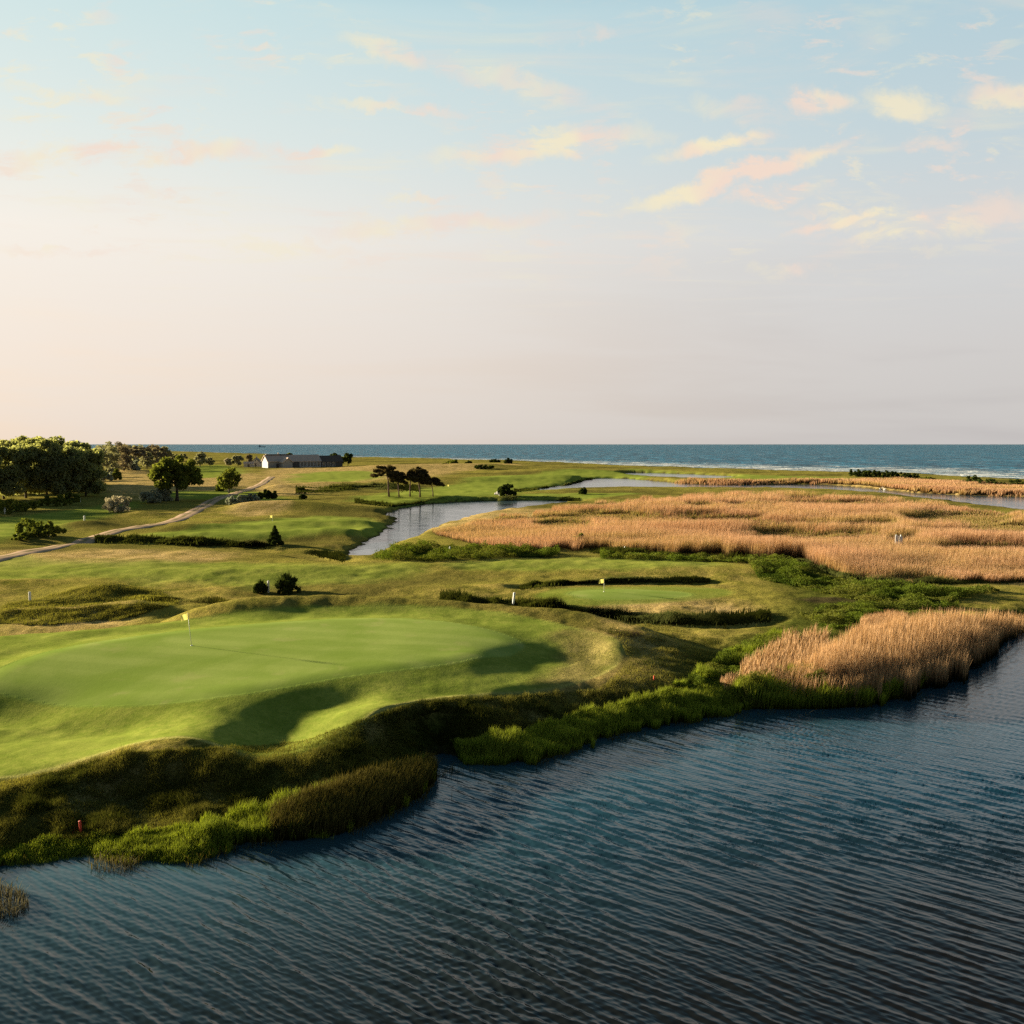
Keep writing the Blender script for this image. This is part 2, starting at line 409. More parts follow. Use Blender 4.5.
for a in (([(240, 487), (258, 478), (270, 466), (350, 466), (440, 463), (540, 463), (470, 468), (420, 478), (380, 478), (330, 484), (285, 494)], 2.0, 6, 1, 6),
          ([(100, 470), (150, 469), (185, 480), (250, 470), (262, 478), (225, 492), (160, 500), (100, 488)], 1.5, 5, 2, 6),
          ([(-100, 552), (60, 548), (160, 548), (240, 552), (200, 560), (90, 566), (0, 566), (-100, 566)], 1.0, 4, 3, 4),
          ([(0, 605), (60, 597), (130, 600), (120, 618), (60, 622), (0, 622)], 1.5, 2, 4, 2),
          ([(560, 610), (620, 622), (680, 640), (700, 668), (660, 686), (600, 690), (630, 655), (610, 635)], 2.0, 2, 5, 2),
          ([(0, 790), (60, 770), (150, 748), (250, 748), (200, 770), (100, 790), (0, 806)], 2.0, 1.2, 6, 1.2),
          ([(345, 722), (420, 698), (560, 695), (640, 690), (700, 700), (600, 706), (480, 705), (380, 725)], 2.0, 1.0, 7, 1.2),
          ([(580, 604), (640, 600), (700, 598), (760, 606), (740, 614), (640, 612)], 1.0, 2, 8, 2),
          ([(225, 506), (270, 500), (330, 500), (280, 508), (240, 514)], 1.5, 3, 9, 3),
          ([(440, 497), (560, 510), (1100, 530), (1100, 590), (780, 552), (600, 545), (440, 530)], 1.0, 5, 10, 5),
          ([(640, 486), (700, 482), (800, 482), (930, 480), (1100, 488), (1100, 499), (900, 490), (800, 484)], 1.0, 4, 11, 4)):
    dry = np.maximum(dry, zone(*a))
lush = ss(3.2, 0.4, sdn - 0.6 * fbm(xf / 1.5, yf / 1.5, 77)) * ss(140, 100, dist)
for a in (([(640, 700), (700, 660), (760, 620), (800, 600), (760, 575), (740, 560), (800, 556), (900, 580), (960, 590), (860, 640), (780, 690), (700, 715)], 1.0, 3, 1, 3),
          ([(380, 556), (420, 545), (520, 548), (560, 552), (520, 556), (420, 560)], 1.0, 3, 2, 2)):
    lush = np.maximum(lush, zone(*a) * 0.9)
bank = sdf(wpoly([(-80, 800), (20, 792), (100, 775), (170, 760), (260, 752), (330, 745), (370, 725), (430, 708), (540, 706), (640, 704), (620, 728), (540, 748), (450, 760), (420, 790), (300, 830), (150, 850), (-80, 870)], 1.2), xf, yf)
lush = np.maximum(lush, 0.42 * ss(-1.2, 1.2, bank + (fbm(xf / 1.5, yf / 1.5, 66, 3) - 0.5) * 1.6))  # front bank darkened too: its shade is put into the ground colour
dry = np.where(sdn < 0.5, dry * 0.3, dry)
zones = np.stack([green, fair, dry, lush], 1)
mud = ss(0.55, -0.1, sdn)
m1x, m1y = P(626, 632, 2.3)
mud = np.maximum(mud, ss(1.0, 0.45, np.hypot((xf - m1x) / 1.5, yf - m1y) + 0.6 * (fbm(xf, yf, 9) - 0.5)))
m2x, m2y = P(822, 601, 0.8)
mud = np.maximum(mud, 0.8 * ss(1.2, 0.5, np.hypot((xf - m2x) / 3.2, (yf - m2y) / 2.0) + 0.9 * (fbm(xf, yf, 19) - 0.5)))
edge = np.exp(-((sda + 0.02) / 0.12) ** 2) * ss(70, 40, yf)

# ground material
m, nt, out = new_mat('ground_grass'); N = NT(nt); M['ground'] = m
pos = N.n('ShaderNodeNewGeometry').outputs['Position']
za = N.n('ShaderNodeAttribute', attribute_name='zones'); sep = N.n('ShaderNodeSeparateColor'); nt.links.new(za.outputs['Color'], sep.inputs[0])
sx0 = N.n('ShaderNodeSeparateXYZ'); nt.links.new(pos, sx0.inputs[0]); sxx, syy = sx0.outputs[0], sx0.outputs[1]
aG, aF, aD, aL = sep.outputs[0], sep.outputs[1], sep.outputs[2], za.outputs['Alpha']
n_big = N.noise(pos, 0.05, 4, 0.6); n_mid = N.noise(pos, 0.35, 5, 0.65, 0.4); n_fine = N.noise(pos, 3.0, 5, 0.7); n_vf = N.noise(pos, 14.0, 3, 0.7)
mixn = N.math('ADD', N.math('MULTIPLY', n_mid, 0.55), N.math('MULTIPLY', n_fine, 0.45))
rough_c = N.mix(N.smooth(mixn, 0.38, 0.62), (0.13, 0.13, 0.022), (0.36, 0.28, 0.08))
rough_c = N.mix(N.smooth(n_big, 0.42, 0.62), rough_c, N.mix(n_fine, (0.18, 0.18, 0.032), (0.33, 0.27, 0.065)))
n_huge = N.noise(pos, 0.022, 5, 0.6, 0.5)
rough_c = N.mix(N.smooth(n_huge, 0.47, 0.60, 0.0, 0.9), rough_c, N.mix(n_fine, (0.07, 0.075, 0.018), (0.19, 0.155, 0.045)))
dry_c = N.mix(N.smooth(mixn, 0.36, 0.64), (0.29, 0.215, 0.07), (0.60, 0.42, 0.19))
c = N.mix(N.math('MULTIPLY', aD, N.smooth(n_mid, 0.2, 0.7, 0.75, 1.0)), rough_c, dry_c)
fair_c = N.mix(N.smooth(mixn, 0.35, 0.65), (0.165, 0.225, 0.032), (0.30, 0.325, 0.065))
fair_c = N.mix(N.smooth(N.math('SINE', N.math('ADD', N.math('MULTIPLY', sxx, 0.30), N.math('MULTIPLY', syy, 0.95))), -0.3, 0.3, 0.0, 0.28), fair_c, (0.14, 0.195, 0.028))
c = N.mix(N.math('MULTIPLY', aF, N.smooth(n_mid, 0.25, 0.6, 0.82, 1.0)), c, fair_c)
green_c = N.mix(N.smooth(N.noise(pos, 0.22, 4, 0.5, 0.6), 0.3, 0.7), (0.205, 0.285, 0.05), (0.305, 0.37, 0.095))
green_c = N.mix(N.math('MULTIPLY', n_fine, 0.35), green_c, (0.19, 0.25, 0.045))
sx_ = N.n('ShaderNodeSeparateXYZ'); nt.links.new(pos, sx_.inputs[0])
mow = N.math('SINE', N.math('ADD', N.math('MULTIPLY', sx_.outputs[0], 0.55), N.math('MULTIPLY', sx_.outputs[1], 2.6)))
green_c = N.mix(N.smooth(mow, -0.6, 0.6, 0.0, 0.30), green_c, (0.18, 0.26, 0.045))
green_c = N.mix(N.smooth(N.noise(pos, 0.5, 4, 0.6), 0.56, 0.72, 0.0, 0.35), green_c, (0.36, 0.35, 0.13))
c = N.mix(aG, c, green_c)
lush_shade_c = N.mix(N.smooth(mixn, 0.4, 0.62), (0.03, 0.042, 0.009), (0.105, 0.12, 0.022))
c = N.mix(aL, c, lush_shade_c)
c = N.mix(N.attr('edge'), c, (0.36, 0.34, 0.11))
c = N.mix(N.attr('mud'), c, N.mix(n_fine, (0.035, 0.026, 0.017), (0.085, 0.06, 0.035)))
c = N.mix(N.math('MULTIPLY', N.math('SUBTRACT', 1.0, N.math('MAXIMUM', aG, N.math('MULTIPLY', aF, 0.75))), 1.0), c, N.mix(1.0, c, N.mix(N.smooth(n_vf, 0.3, 0.7), (0.55, 0.55, 0.5), (1.35, 1.35, 1.25)), 'MULTIPLY'))
b = N.n('ShaderNodeBsdfDiffuse'); nt.links.new(c, b.inputs[0]); b.inputs[1].default_value = 0.0
bmp = N.n('ShaderNodeBump'); bmp.inputs['Distance'].default_value = 1.0
hs = N.math('ADD', N.math('MULTIPLY', n_fine, 0.10), N.math('MULTIPLY', n_vf, 0.045))
amt = N.math('SUBTRACT', 1.0, N.math('MULTIPLY', N.math('MAXIMUM', aG, N.math('MULTIPLY', aF, 0.85)), 0.93))
nt.links.new(N.math('MULTIPLY', hs, amt), bmp.inputs['Height']); bmp.inputs['Strength'].default_value = 0.8
nt.links.new(bmp.outputs[0], b.inputs['Normal']); nt.links.new(b.outputs[0], out.inputs[0])

nr, nc = sh
idx = np.arange(nr * nc).reshape(sh)
quads = np.stack([idx[1:, :-1], idx[1:, 1:], idx[:-1, 1:], idx[:-1, :-1]], -1).reshape(-1, 4)
keep = zz[quads].max(1) > -1.55
quads = quads[keep]
used = np.unique(quads); remap = np.full(nr * nc, -1); remap[used] = np.arange(len(used))
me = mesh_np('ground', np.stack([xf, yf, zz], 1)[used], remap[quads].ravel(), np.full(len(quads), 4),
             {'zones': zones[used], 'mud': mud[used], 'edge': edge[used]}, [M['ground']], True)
tag(link('ground', me), kind='structure')

# ------------------------------------------------------------------ path
def ribbon(name, pts, z, width, mat, lift, n=160):
    p = np.array(pts, float); t = np.linspace(0, len(p) - 1, n)
    w = np.array(wpoly(pts, z, 0))
    xs = np.interp(t, np.arange(len(p)), w[:, 0]); ys = np.interp(t, np.arange(len(p)), w[:, 1])
    for _ in range(6):
        xs[1:-1] = (xs[:-2] + xs[1:-1] * 2 + xs[2:]) / 4; ys[1:-1] = (ys[:-2] + ys[1:-1] * 2 + ys[2:]) / 4
    dx = np.gradient(xs); dy = np.gradient(ys); L = np.hypot(dx, dy); nx, ny = -dy / L, dx / L
    K = 7; vs = []; ac = []
    for k in range(K):
        s = k / (K - 1) - 0.5
        wv = width * (1 + 0.25 * (fbm(xs / 6, ys / 6, 5) - 0.5))
        x = xs + nx * s * wv; y = ys + ny * s * wv
        vs.append(np.stack([x, y, hgt(x, y) + lift * (1 - (2 * s) ** 4 * 1.2)], 1)); ac.append(np.full(n, s * 2))
    V = np.concatenate(vs); ii = np.arange(K * n).reshape(K, n)
    q = np.stack([ii[:-1, :-1], ii[:-1, 1:], ii[1:, 1:], ii[1:, :-1]], -1).reshape(-1, 4)
    return link(name, mesh_np(name, V, q.ravel(), np.full(len(q), 4), {'across': np.concatenate(ac)}, [mat], True))
m, nt, out = new_mat('track_dirt'); N = NT(nt); M['track'] = m
pos = N.n('ShaderNodeNewGeometry').outputs['Position']
ac = N.math('ABSOLUTE', N.attr('across'))
rut = N.math('MULTIPLY', N.smooth(ac, 0.12, 0.3), N.smooth(ac, 0.95, 0.75))
c = N.mix(N.noise(pos, 0.8, 5, 0.7), (0.38, 0.255, 0.165), (0.64, 0.46, 0.32))
c = N.mix(N.math('MULTIPLY', N.math('SUBTRACT', 1.0, rut), N.smooth(N.noise(pos, 0.6, 4), 0.3, 0.6, 0.2, 0.9)), c, (0.20, 0.18, 0.07))
d = N.n('ShaderNodeBsdfDiffuse'); nt.links.new(c, d.inputs[0]); nt.links.new(d.outputs[0], out.inputs[0])
tag(ribbon('path', PATH, 1.4, 3.2, M['track'], 0.14), kind='structure')

# ------------------------------------------------------------------ water
def water_mat(name, deep, ripple, rough, wave_rot, wl, far=False):
    m, nt, out = new_mat(name); N = NT(nt)
    pos = N.n('ShaderNodeNewGeometry').outputs['Position']
    p = N.n('ShaderNodeBsdfPrincipled')
    p.inputs['IOR'].default_value = 1.30; p.inputs['Roughness'].default_value = rough
    warp = N.n('ShaderNodeVectorMath', operation='MULTIPLY_ADD')
    nz = N.n('ShaderNodeTexNoise'); nt.links.new(pos, nz.inputs['Vector']); nz.inputs['Scale'].default_value = 0.12 / wl; nz.inputs['Detail'].default_value = 2
    nt.links.new(nz.outputs['Color'], warp.inputs[0]); warp.inputs[1].default_value = (1.3 * wl, 1.3 * wl, 0); nt.links.new(pos, warp.inputs[2])
    wp = warp.outputs[0]
    # long crests: noise squeezed across the direction the wind blows
    def turned(v, a, sx, sy, l=(0, 0, 0)): return N.mapping(N.mapping(v, (0, 0, a)), (0, 0, 0), (sx / wl, sy / wl, 1), l)
    v1 = turned(wp, wave_rot, 0.13, 1.0)
    v2 = turned(wp, wave_rot + 0.2, 0.22, 2.1, (7, 3, 0))
    v3 = turned(pos, wave_rot - 0.5, 1.2, 4.5, (1, 9, 0))
    wt = N.n('ShaderNodeTexWave', wave_type='BANDS', bands_direction='Y', wave_profile='SIN')
    nt.links.new(N.mapping(pos, (0, 0, wave_rot)), wt.inputs['Vector']); wt.inputs['Scale'].default_value = 0.314 / (wl * 1.25); wt.inputs['Distortion'].default_value = 6.0
    wt.inputs['Detail'].default_value = 2.0; wt.inputs['Detail Scale'].default_value = 0.55; wt.inputs['Detail Roughness'].default_value = 0.5
    band = N.math('POWER', wt.outputs['Fac'], 1.7)
    a = N.noise(v1, 1.0, 1, 0.5); bb = N.noise(v2, 1.0, 1, 0.5); c3 = N.noise(v3, 1.0, 2, 0.6)
    gust = N.smooth(N.noise(pos, 0.07, 4, 0.55, 1.0), 0.32, 0.66, 0.45, 1.2)
    ridge = N.math('POWER', N.math('SUBTRACT', 1.0, N.math('ABSOLUTE', N.math('MULTIPLY_ADD', a, 2.0, -1.0))), 2.0)
    h = N.math('ADD', N.math('ADD', N.math('MULTIPLY', ridge, 0.40), N.math('MULTIPLY', band, 0.62)), N.math('ADD', N.math('MULTIPLY', bb, 0.40), N.math('MULTIPLY', c3, 0.13)))
    bmp = N.n('ShaderNodeBump'); bmp.inputs['Strength'].default_value = 1.0; bmp.inputs['Distance'].default_value = 1.0
    nt.links.new(N.math('MULTIPLY', N.math('MULTIPLY', h, gust), ripple * wl), bmp.inputs['Height'])
    nt.links.new(bmp.outputs[0], p.inputs['Normal'])
    if far:
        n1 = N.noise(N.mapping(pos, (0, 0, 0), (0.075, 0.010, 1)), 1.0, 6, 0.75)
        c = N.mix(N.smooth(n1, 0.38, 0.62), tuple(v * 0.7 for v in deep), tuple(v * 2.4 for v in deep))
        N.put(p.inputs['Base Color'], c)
        p.inputs['Specular IOR Level'].default_value = 0.10
    else:
        N.put(p.inputs['Base Color'], deep + (1,))
    nt.links.new(p.outputs[0], out.inputs[0])
    return m, nt, N, p
M['lake'], nt, N, p = water_mat('lake_water', (0.012, 0.018, 0.018), 0.045, 0.03, math.radians(37), 0.16)
pos = N.n('ShaderNodeNewGeometry').outputs['Position']      # peaty dark close by, bluer farther out and inshore: sky reflection painted into the colour
wn = N.noise(pos, 0.05, 3, 0.5)
py_ = N.n('ShaderNodeSeparateXYZ'); nt.links.new(pos, py_.inputs[0])
N.put(p.inputs['Base Color'], N.mix(N.attr('surf'), N.mix(N.smooth(N.math('MULTIPLY_ADD', wn, 14.0, py_.outputs[1]), 32, 50), (0.006, 0.0055, 0.0055), (0.006, 0.036, 0.066)), (0.038, 0.098, 0.122)))
M['lagoon'] = water_mat('lagoon_water', (0.045, 0.08, 0.105), 0.022, 0.12, math.radians(20), 1.2)[0]
m, nt, N, p = water_mat('sea_water', (0.008, 0.066, 0.108), 0.22, 0.4, math.radians(15), 7.0, True)
M['sea'] = m
pos = N.n('ShaderNodeNewGeometry').outputs['Position']
fo = N.n('ShaderNodeAttribute', attribute_name='surf').outputs['Fac']
cap = N.noise(N.mapping(pos, (0, 0, 0.25), (0.035, 0.16, 1)), 1.0, 5, 0.7)
capm = N.smooth(N.math('ADD', cap, N.math('MULTIPLY', fo, 0.14)), 0.60, 0.66)
old = p.inputs['Base Color'].links[0].from_socket
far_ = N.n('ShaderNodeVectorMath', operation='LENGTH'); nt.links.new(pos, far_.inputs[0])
old = N.mix(N.smooth(far_.outputs['Value'], 4000, 40000, 0.0, 0.6), old, (0.16, 0.20, 0.22))  # horizon haze painted into the far sea colour
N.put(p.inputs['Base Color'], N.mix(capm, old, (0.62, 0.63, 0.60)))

def strip(name, near, far, mat, rows=2, extra=None):
    near = np.array(near); far = np.array(far); n = len(near); vs = []
    ts = np.linspace(0, 1, rows) ** 3
    for t in ts: vs.append(near * (1 - t) + far * t)
    V = np.concatenate(vs); V = np.concatenate([V, np.zeros((len(V), 1))], 1)
    ii = np.arange(rows * n).reshape(rows, n)
    q = np.stack([ii[:-1, :-1], ii[:-1, 1:], ii[1:, 1:], ii[1:, :-1]], -1).reshape(-1, 4)
    at = None
    if extra: at = {'surf': np.concatenate([np.full(n, extra(t)) for t in ts])}
    return link(name, mesh_np(name, V, q.ravel(), np.full(len(q), 4), at, [mat], True))
Ys = 104.0
coast_w = np.array(wpoly(COAST, 0, 0))
back = coast_w + np.array([0.0, -22.0])        # the seam lies under the dunes
back[:, 1] = np.where(back[:, 1] < Ys + 5, Ys + 5, back[:, 1])
lcx = np.concatenate([np.linspace(-2600, -50, 24, endpoint=False), np.arange(-50, 1078, 1.7), np.linspace(1078, 3600, 24)])
lcy = 444.0 + np.concatenate([[F * HC / (Ys + 2) - 0.0], np.arange(F * HC / (Ys + 2) + 1.0, 620, 1.15), np.linspace(620, 4000, 24)])
LX, LY = P(*np.meshgrid(lcx, lcy), 0.0)
lx_, ly_ = LX.ravel(), LY.ravel()
sdl = np.maximum(sdf(LAKE_W, lx_, ly_), 0)
rw = np.random.default_rng(12); wz = np.zeros(lx_.size); wx = np.zeros(lx_.size); wy = np.zeros(lx_.size); ld_ = np.hypot(lx_, ly_)
th0 = math.radians(40)
for k in range(60):
    lam = 0.17 * (1.0 / 0.17) ** rw.uniform(0, 1); th = th0 + rw.normal(0, 0.17 if lam > 0.36 else 0.42)
    kx, ky = math.sin(th) * 2 * math.pi / lam, math.cos(th) * 2 * math.pi / lam
    slope = 0.052 * (1.35 if 0.28 < lam < 0.52 else 0.75)
    amp = slope * lam / (2 * math.pi) * ss(0.3, 0.8, lam / (ld_ ** 2 / (F * HC) * 1.6 + 0.05))
    ph = kx * lx_ + ky * ly_ + rw.uniform(0, 6.28) + 1.6 * fbm(lx_ / 9 + k, ly_ / 9, 300 + k % 5, 2)
    wz += amp * np.cos(ph); q_ = amp * np.sin(ph) * 0.9
    wx -= q_ * math.sin(th); wy -= q_ * math.cos(th)
gustf = (0.55 + 0.75 * ss(0.33, 0.62, fbm(lx_ / 13, ly_ / 9, 320, 3))) * (0.35 + 0.65 * ss(0.0, 5.0, sdl)) * ss(100, 88, ld_)
wz = wz - 0.004
ii = np.arange(LX.size).reshape(LX.shape); q = np.stack([ii[1:, :-1], ii[1:, 1:], ii[:-1, 1:], ii[:-1, :-1]], -1).reshape(-1, 4)
tag(link('lake', mesh_np('lake', np.stack([lx_ + wx * gustf, ly_ + wy * gustf, wz * gustf], 1), q.ravel(), np.full(len(q), 4), {'surf': 0.7 * np.exp(-(sdl / 5.0))}, [M['lake']], True)), kind='structure')  # surf here places the reflection colour painted along the shore
nearl = np.stack([back[:, 0] * 0 + np.linspace(-700, 700, len(back)), np.full(len(back), Ys)], 1)
tag(strip('lagoon', nearl, back, M['lagoon'], 3), kind='structure')
dirs = back / np.linalg.norm(back, axis=1)[:, None]
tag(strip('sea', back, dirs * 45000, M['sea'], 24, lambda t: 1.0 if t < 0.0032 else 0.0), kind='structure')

# ------------------------------------------------------------------ blades, leaves
def in_poly(px, py, poly):
    return sdf([tuple(p) for p in poly], px, py) > 0

def scatter(poly, n, seed, warp=3.0):
    """points on the ground inside an outline traced from the photo"""
    rng = np.random.default_rng(seed)
    p = np.array(poly, float); lo, hi = p.min(0), p.max(0)
    ox, oy = [], []; got = 0
    while got < n:
        a = rng.uniform(lo[0], hi[0], n * 2); b2 = rng.uniform(lo[1], hi[1], n * 2)
        wob = (fbm(a / 14, b2 / 7, seed, 3) - 0.5) * warp * 2
        k = in_poly(a + wob, b2 + wob * 0.4, poly)
        ox.append(a[k]); oy.append(b2[k]); got += k.sum()
    px = np.concatenate(ox)[:n]; py = np.concatenate(oy)[:n]
    return ground(px, py)

def blades(name, x, y, z, h, w, mat, seed, lean=0.25, wind=(0.08, -0.03), tri=False, tint=None, facing=None):
    rng = np.random.default_rng(seed); n = len(x)
    h = np.broadcast_to(np.asarray(h, float), (n,)); w = np.broadcast_to(np.asarray(w, float), (n,))
    a = rng.uniform(0, math.pi, n); la = rng.uniform(0, 2 * math.pi, n); lm = np.abs(rng.normal(0, lean, n)) * h
    lxv = np.cos(la) * lm + wind[0] * h; lyv = np.sin(la) * lm + wind[1] * h
    ux, uy = np.cos(a) * w / 2, np.sin(a) * w / 2
    tn = rng.uniform(0, 1, n) if tint is None else np.clip(tint + rng.normal(0, 0.2, n), 0, 1)
    zb = z - 0.06
    def pt(t, s, k): return np.stack([x + lxv * k + ux * s, y + lyv * k + uy * s, zb + h * t], 1)
    if tri:
        V = np.stack([pt(0, -1, 0), pt(0, 1, 0), pt(1, 0, 1)], 1).reshape(-1, 3)
        f = np.arange(3 * n); sz = np.full(n, 3); hh = np.tile([0, 0, 1.0], n); tt = np.repeat(tn, 3)
    else:
        V = np.stack([pt(0, -1, 0), pt(0, 1, 0), pt(0.58, 0.75, 0.3), pt(0.58, -0.75, 0.3), pt(1 - 0.1, 0, 1)], 1).reshape(-1, 3)
        b0 = np.arange(n)[:, None] * 5
        f = (b0 + np.array([0, 1, 2, 3, 3, 2, 4])[None, :]).ravel(); sz = np.tile([4, 3], n)
        hh = np.tile([0, 0, 0.58, 0.58, 1.0], n); tt = np.repeat(tn, 5)
    return link(name, mesh_np(name, V, f, sz, {'tint': tt, 'hgt': hh}, [mat]))

def leaves_mesh(name, clusters, n, size, seed, mat, flat=0.8, shell=0.55, droop=0.0):
    """many small leaf sprays through and over a set of clumps; clusters: (x, y, z, r)"""
    rng = np.random.default_rng(seed); cl = np.array(clusters, float)
    wgt = cl[:, 3] ** 2; wgt /= wgt.sum()
    k = rng.choice(len(cl), n, p=wgt)
    d = rng.normal(size=(n, 3)); d /= np.linalg.norm(d, axis=1)[:, None]
    r = cl[k, 3] * (shell + (1.06 - shell) * rng.uniform(0, 1, n) ** 0.6)
    r *= 1 + 0.22 * (vnoise(d[:, 0] * 3 + k * 7.3, d[:, 2] * 3 + d[:, 1] * 2, seed) - 0.5)
    c = cl[k, :3] + d * r[:, None] * np.array([1, 1, flat])
    c[:, 2] -= droop * rng.uniform(0, 1, n)
    nrm = d + rng.normal(0, 1.3, (n, 3)); nrm /= np.linalg.norm(nrm, axis=1)[:, None]
    a = np.cross(nrm, rng.normal(size=(n, 3))); a /= np.linalg.norm(a, axis=1)[:, None] + 1e-9
    b2 = np.cross(nrm, a)
    s = size * rng.uniform(0.6, 1.4, n)[:, None]
    V = np.stack([c - a * s * 0.75, c + b2 * s * 0.5, c + a * s * 0.75, c - b2 * s * 0.5], 1).reshape(-1, 3)
    clt = rng.uniform(0.15, 0.85, len(cl))
    tn = np.clip(0.55 * clt[k] + 0.45 * rng.uniform(0, 1, n) , 0, 1)
    return mesh_np(name, V, np.arange(4 * n), np.full(n, 4), {'tint': np.repeat(tn, 4)}, [mat])

def trunk_mb(height, r, limbs, rng, bend=(0, 0), n=7):
    mb = MB(); pts = []; rad = []
    for i in range(5):
        t = i / 4
        pts.append((bend[0] * t * t * height + rng.uniform(-.04, .04) * height * 0.3 * (i > 0), bend[1] * t * t * height, height * t - 0.25 * (i == 0)))
        rad.append(r * (1.35 if i == 0 else 1.0) * (1 - 0.45 * t))
    mb.tube(pts, rad, n)
    top = Vector(pts[-1])
    for (x, y, z, rr) in limbs:
        t0 = rng.uniform(0.55, 1.0); s = Vector(pts[2]).lerp(top, max(0, (t0 - 0.5) * 2))
        e = Vector((x, y, z)); mid = s.lerp(e, 0.5) + Vector((0, 0, -0.08 * (e - s).length))
        mb.tube([s, mid, e], [r * 0.42, r * 0.28, r * 0.1], 5)
    return mb

def crown_clusters(style, H, W, rng):
    cl = []
    if style == 'oak':          # wide dome on a short bole
        for i in range(70):
            a = rng.uniform(0, 2*math.pi); q = math.sqrt(rng.uniform(0, 1)); r = W * 0.5 * 0.86 * q
            top = H * (0.92 - 0.34 * q * q * q); z = H * 0.33 + (top - H * 0.33) * rng.uniform(0, 1) ** 0.7
            cl.append((r*math.cos(a), r*math.sin(a), z, H * rng.uniform(0.07, 0.125)))
    elif style == 'tall':
        for i in range(64):
            a = rng.uniform(0, 2*math.pi); q = math.sqrt(rng.uniform(0, 1)); r = W * 0.5 * 0.9 * q
            top = H * (0.93 - 0.2 * q * q); z = H * 0.10 + (top - H * 0.10) * rng.uniform(0, 1) ** 0.9
            cl.append((r*math.cos(a), r*math.sin(a), z, H * rng.uniform(0.06, 0.13)))
    elif style == 'round':
        for i in range(34):
            a = rng.uniform(0, 2*math.pi); e = rng.uniform(-1, 1); q = math.sqrt(rng.uniform(0, 1)) * math.sqrt(1 - 0.8 * e * e) * 0.86
            cl.append((W*.5*q*math.cos(a), W*.5*q*math.sin(a), H * (0.55 + 0.34 * e), H * rng.uniform(0.08, 0.15)))
    elif style == 'shrub':      # foliage down to the ground
        for i in range(36):
            a = rng.uniform(0, 2*math.pi); q = math.sqrt(rng.uniform(0, 1)) * 0.9
            top = H * (0.9 - 0.5 * q ** 3) * rng.uniform(0.7, 1.0); z = rng.uniform(0.08 * H, max(top, 0.14 * H))
            cl.append((W*.5*q*math.cos(a), W*.5*q*math.sin(a), z, min(W, H) * rng.uniform(0.09, 0.2)))
    elif style == 'pine':       # flat wind-shorn plates high up
        for i in range(56):
            a = rng.uniform(0, 2*math.pi); q = math.sqrt(rng.uniform(0, 1)) * rng.uniform(0.75, 1.1); cx = W*.5*q*math.cos(a)
            z = 0.50 + 0.44 * (1 - 0.75 * q * q) * rng.uniform(0.2, 1)
            cl.append((cx + 0.1*W, W*.4*q*math.sin(a), H * (z - 0.12 * cx / W), H * rng.uniform(0.045, 0.1)))
    elif style == 'cone':
        for i in range(22):
            t = i / 21; a = i * 2.4; r = W * 0.42 * (1 - t) * rng.uniform(0.5, 1.0)
            cl.append((r*math.cos(a), r*math.sin(a), H * (0.08 + 0.86 * t), H * (0.05 + 0.09 * (1 - t))))
    return cl

def make_tree(name, label, cat, px, py, hpx, wpx, style, mat, seed, group=None, n=3500, leaf=None, bark='bark', bend=(0, 0), cname='crown', tname='trunk', sink=0.0):
    x, y, z = G(px, py); s = y / F
    H, W = hpx * s, wpx * s
    rng = random.Random(seed)
    t = thing(name, label, cat, (x, y, z - sink), 0.0, group)
    cl = crown_clusters(style, H, W, rng)
    if style in ('oak', 'tall', 'pine', 'round'):
        th = {'oak': 0.5, 'tall': 0.6, 'pine': 0.82, 'round': 0.45}[style] * H
        limbs = rng.sample(cl, min(len(cl), 9))
        bx, by = bend[0] * th, bend[1] * th
        cl = [(c[0] + bx, c[1] + by, c[2], c[3]) for c in cl]; limbs = [(c[0] + bx, c[1] + by, c[2], c[3]) for c in limbs]
        trunk_mb(th, H * {'oak': 0.035, 'tall': 0.016, 'pine': 0.024, 'round': 0.03}[style], limbs, rng, bend).build(tname, M[bark], t, True)
    else:
        mb = MB()
        for c in rng.sample(cl, 7):
            mb.tube([(c[0] * 0.1, c[1] * 0.1, -0.2), (c[0] * 0.45, c[1] * 0.45, c[2] * 0.55), (c[0], c[1], c[2])], [H * 0.018, H * 0.013, H * 0.005], 5)
        mb.build('stems', M[bark], t, True)
    if 'spiky' in label or 'small dark bush left of' in label:
        r2 = np.random.default_rng(seed); nn = 160
        a = r2.uniform(0, 2 * math.pi, nn); e = r2.uniform(0.25, 1.45, nn); L = H * r2.uniform(0.75, 1.18, nn)
        d3 = np.stack([np.cos(a) * np.cos(e) * W / H * 0.62, np.sin(a) * np.cos(e) * W / H * 0.62, np.sin(e)], 1)
        tip = d3 * L[:, None]; ba = d3 * (L * 0.55)[:, None]
        sd3 = np.stack([-np.sin(a), np.cos(a), 0 * a], 1) * 0.07 * H
        me = mesh_np('shoots', np.stack([ba - sd3, ba + sd3, tip], 1).reshape(-1, 3), np.arange(3 * nn), np.full(nn, 3), {'tint': np.repeat(r2.uniform(0, 1, nn), 3)}, [M[mat]])
        link('shoots', me, t)
    lf = leaf if leaf else max(0.16, 1.15 * s)
    flat = {'pine': 0.5}.get(style, 0.82)
    me = leaves_mesh(cname, cl, n, lf, seed, M[mat], flat, 0.35 if style != 'pine' else 0.2)
    link(cname, me, t)
    return t

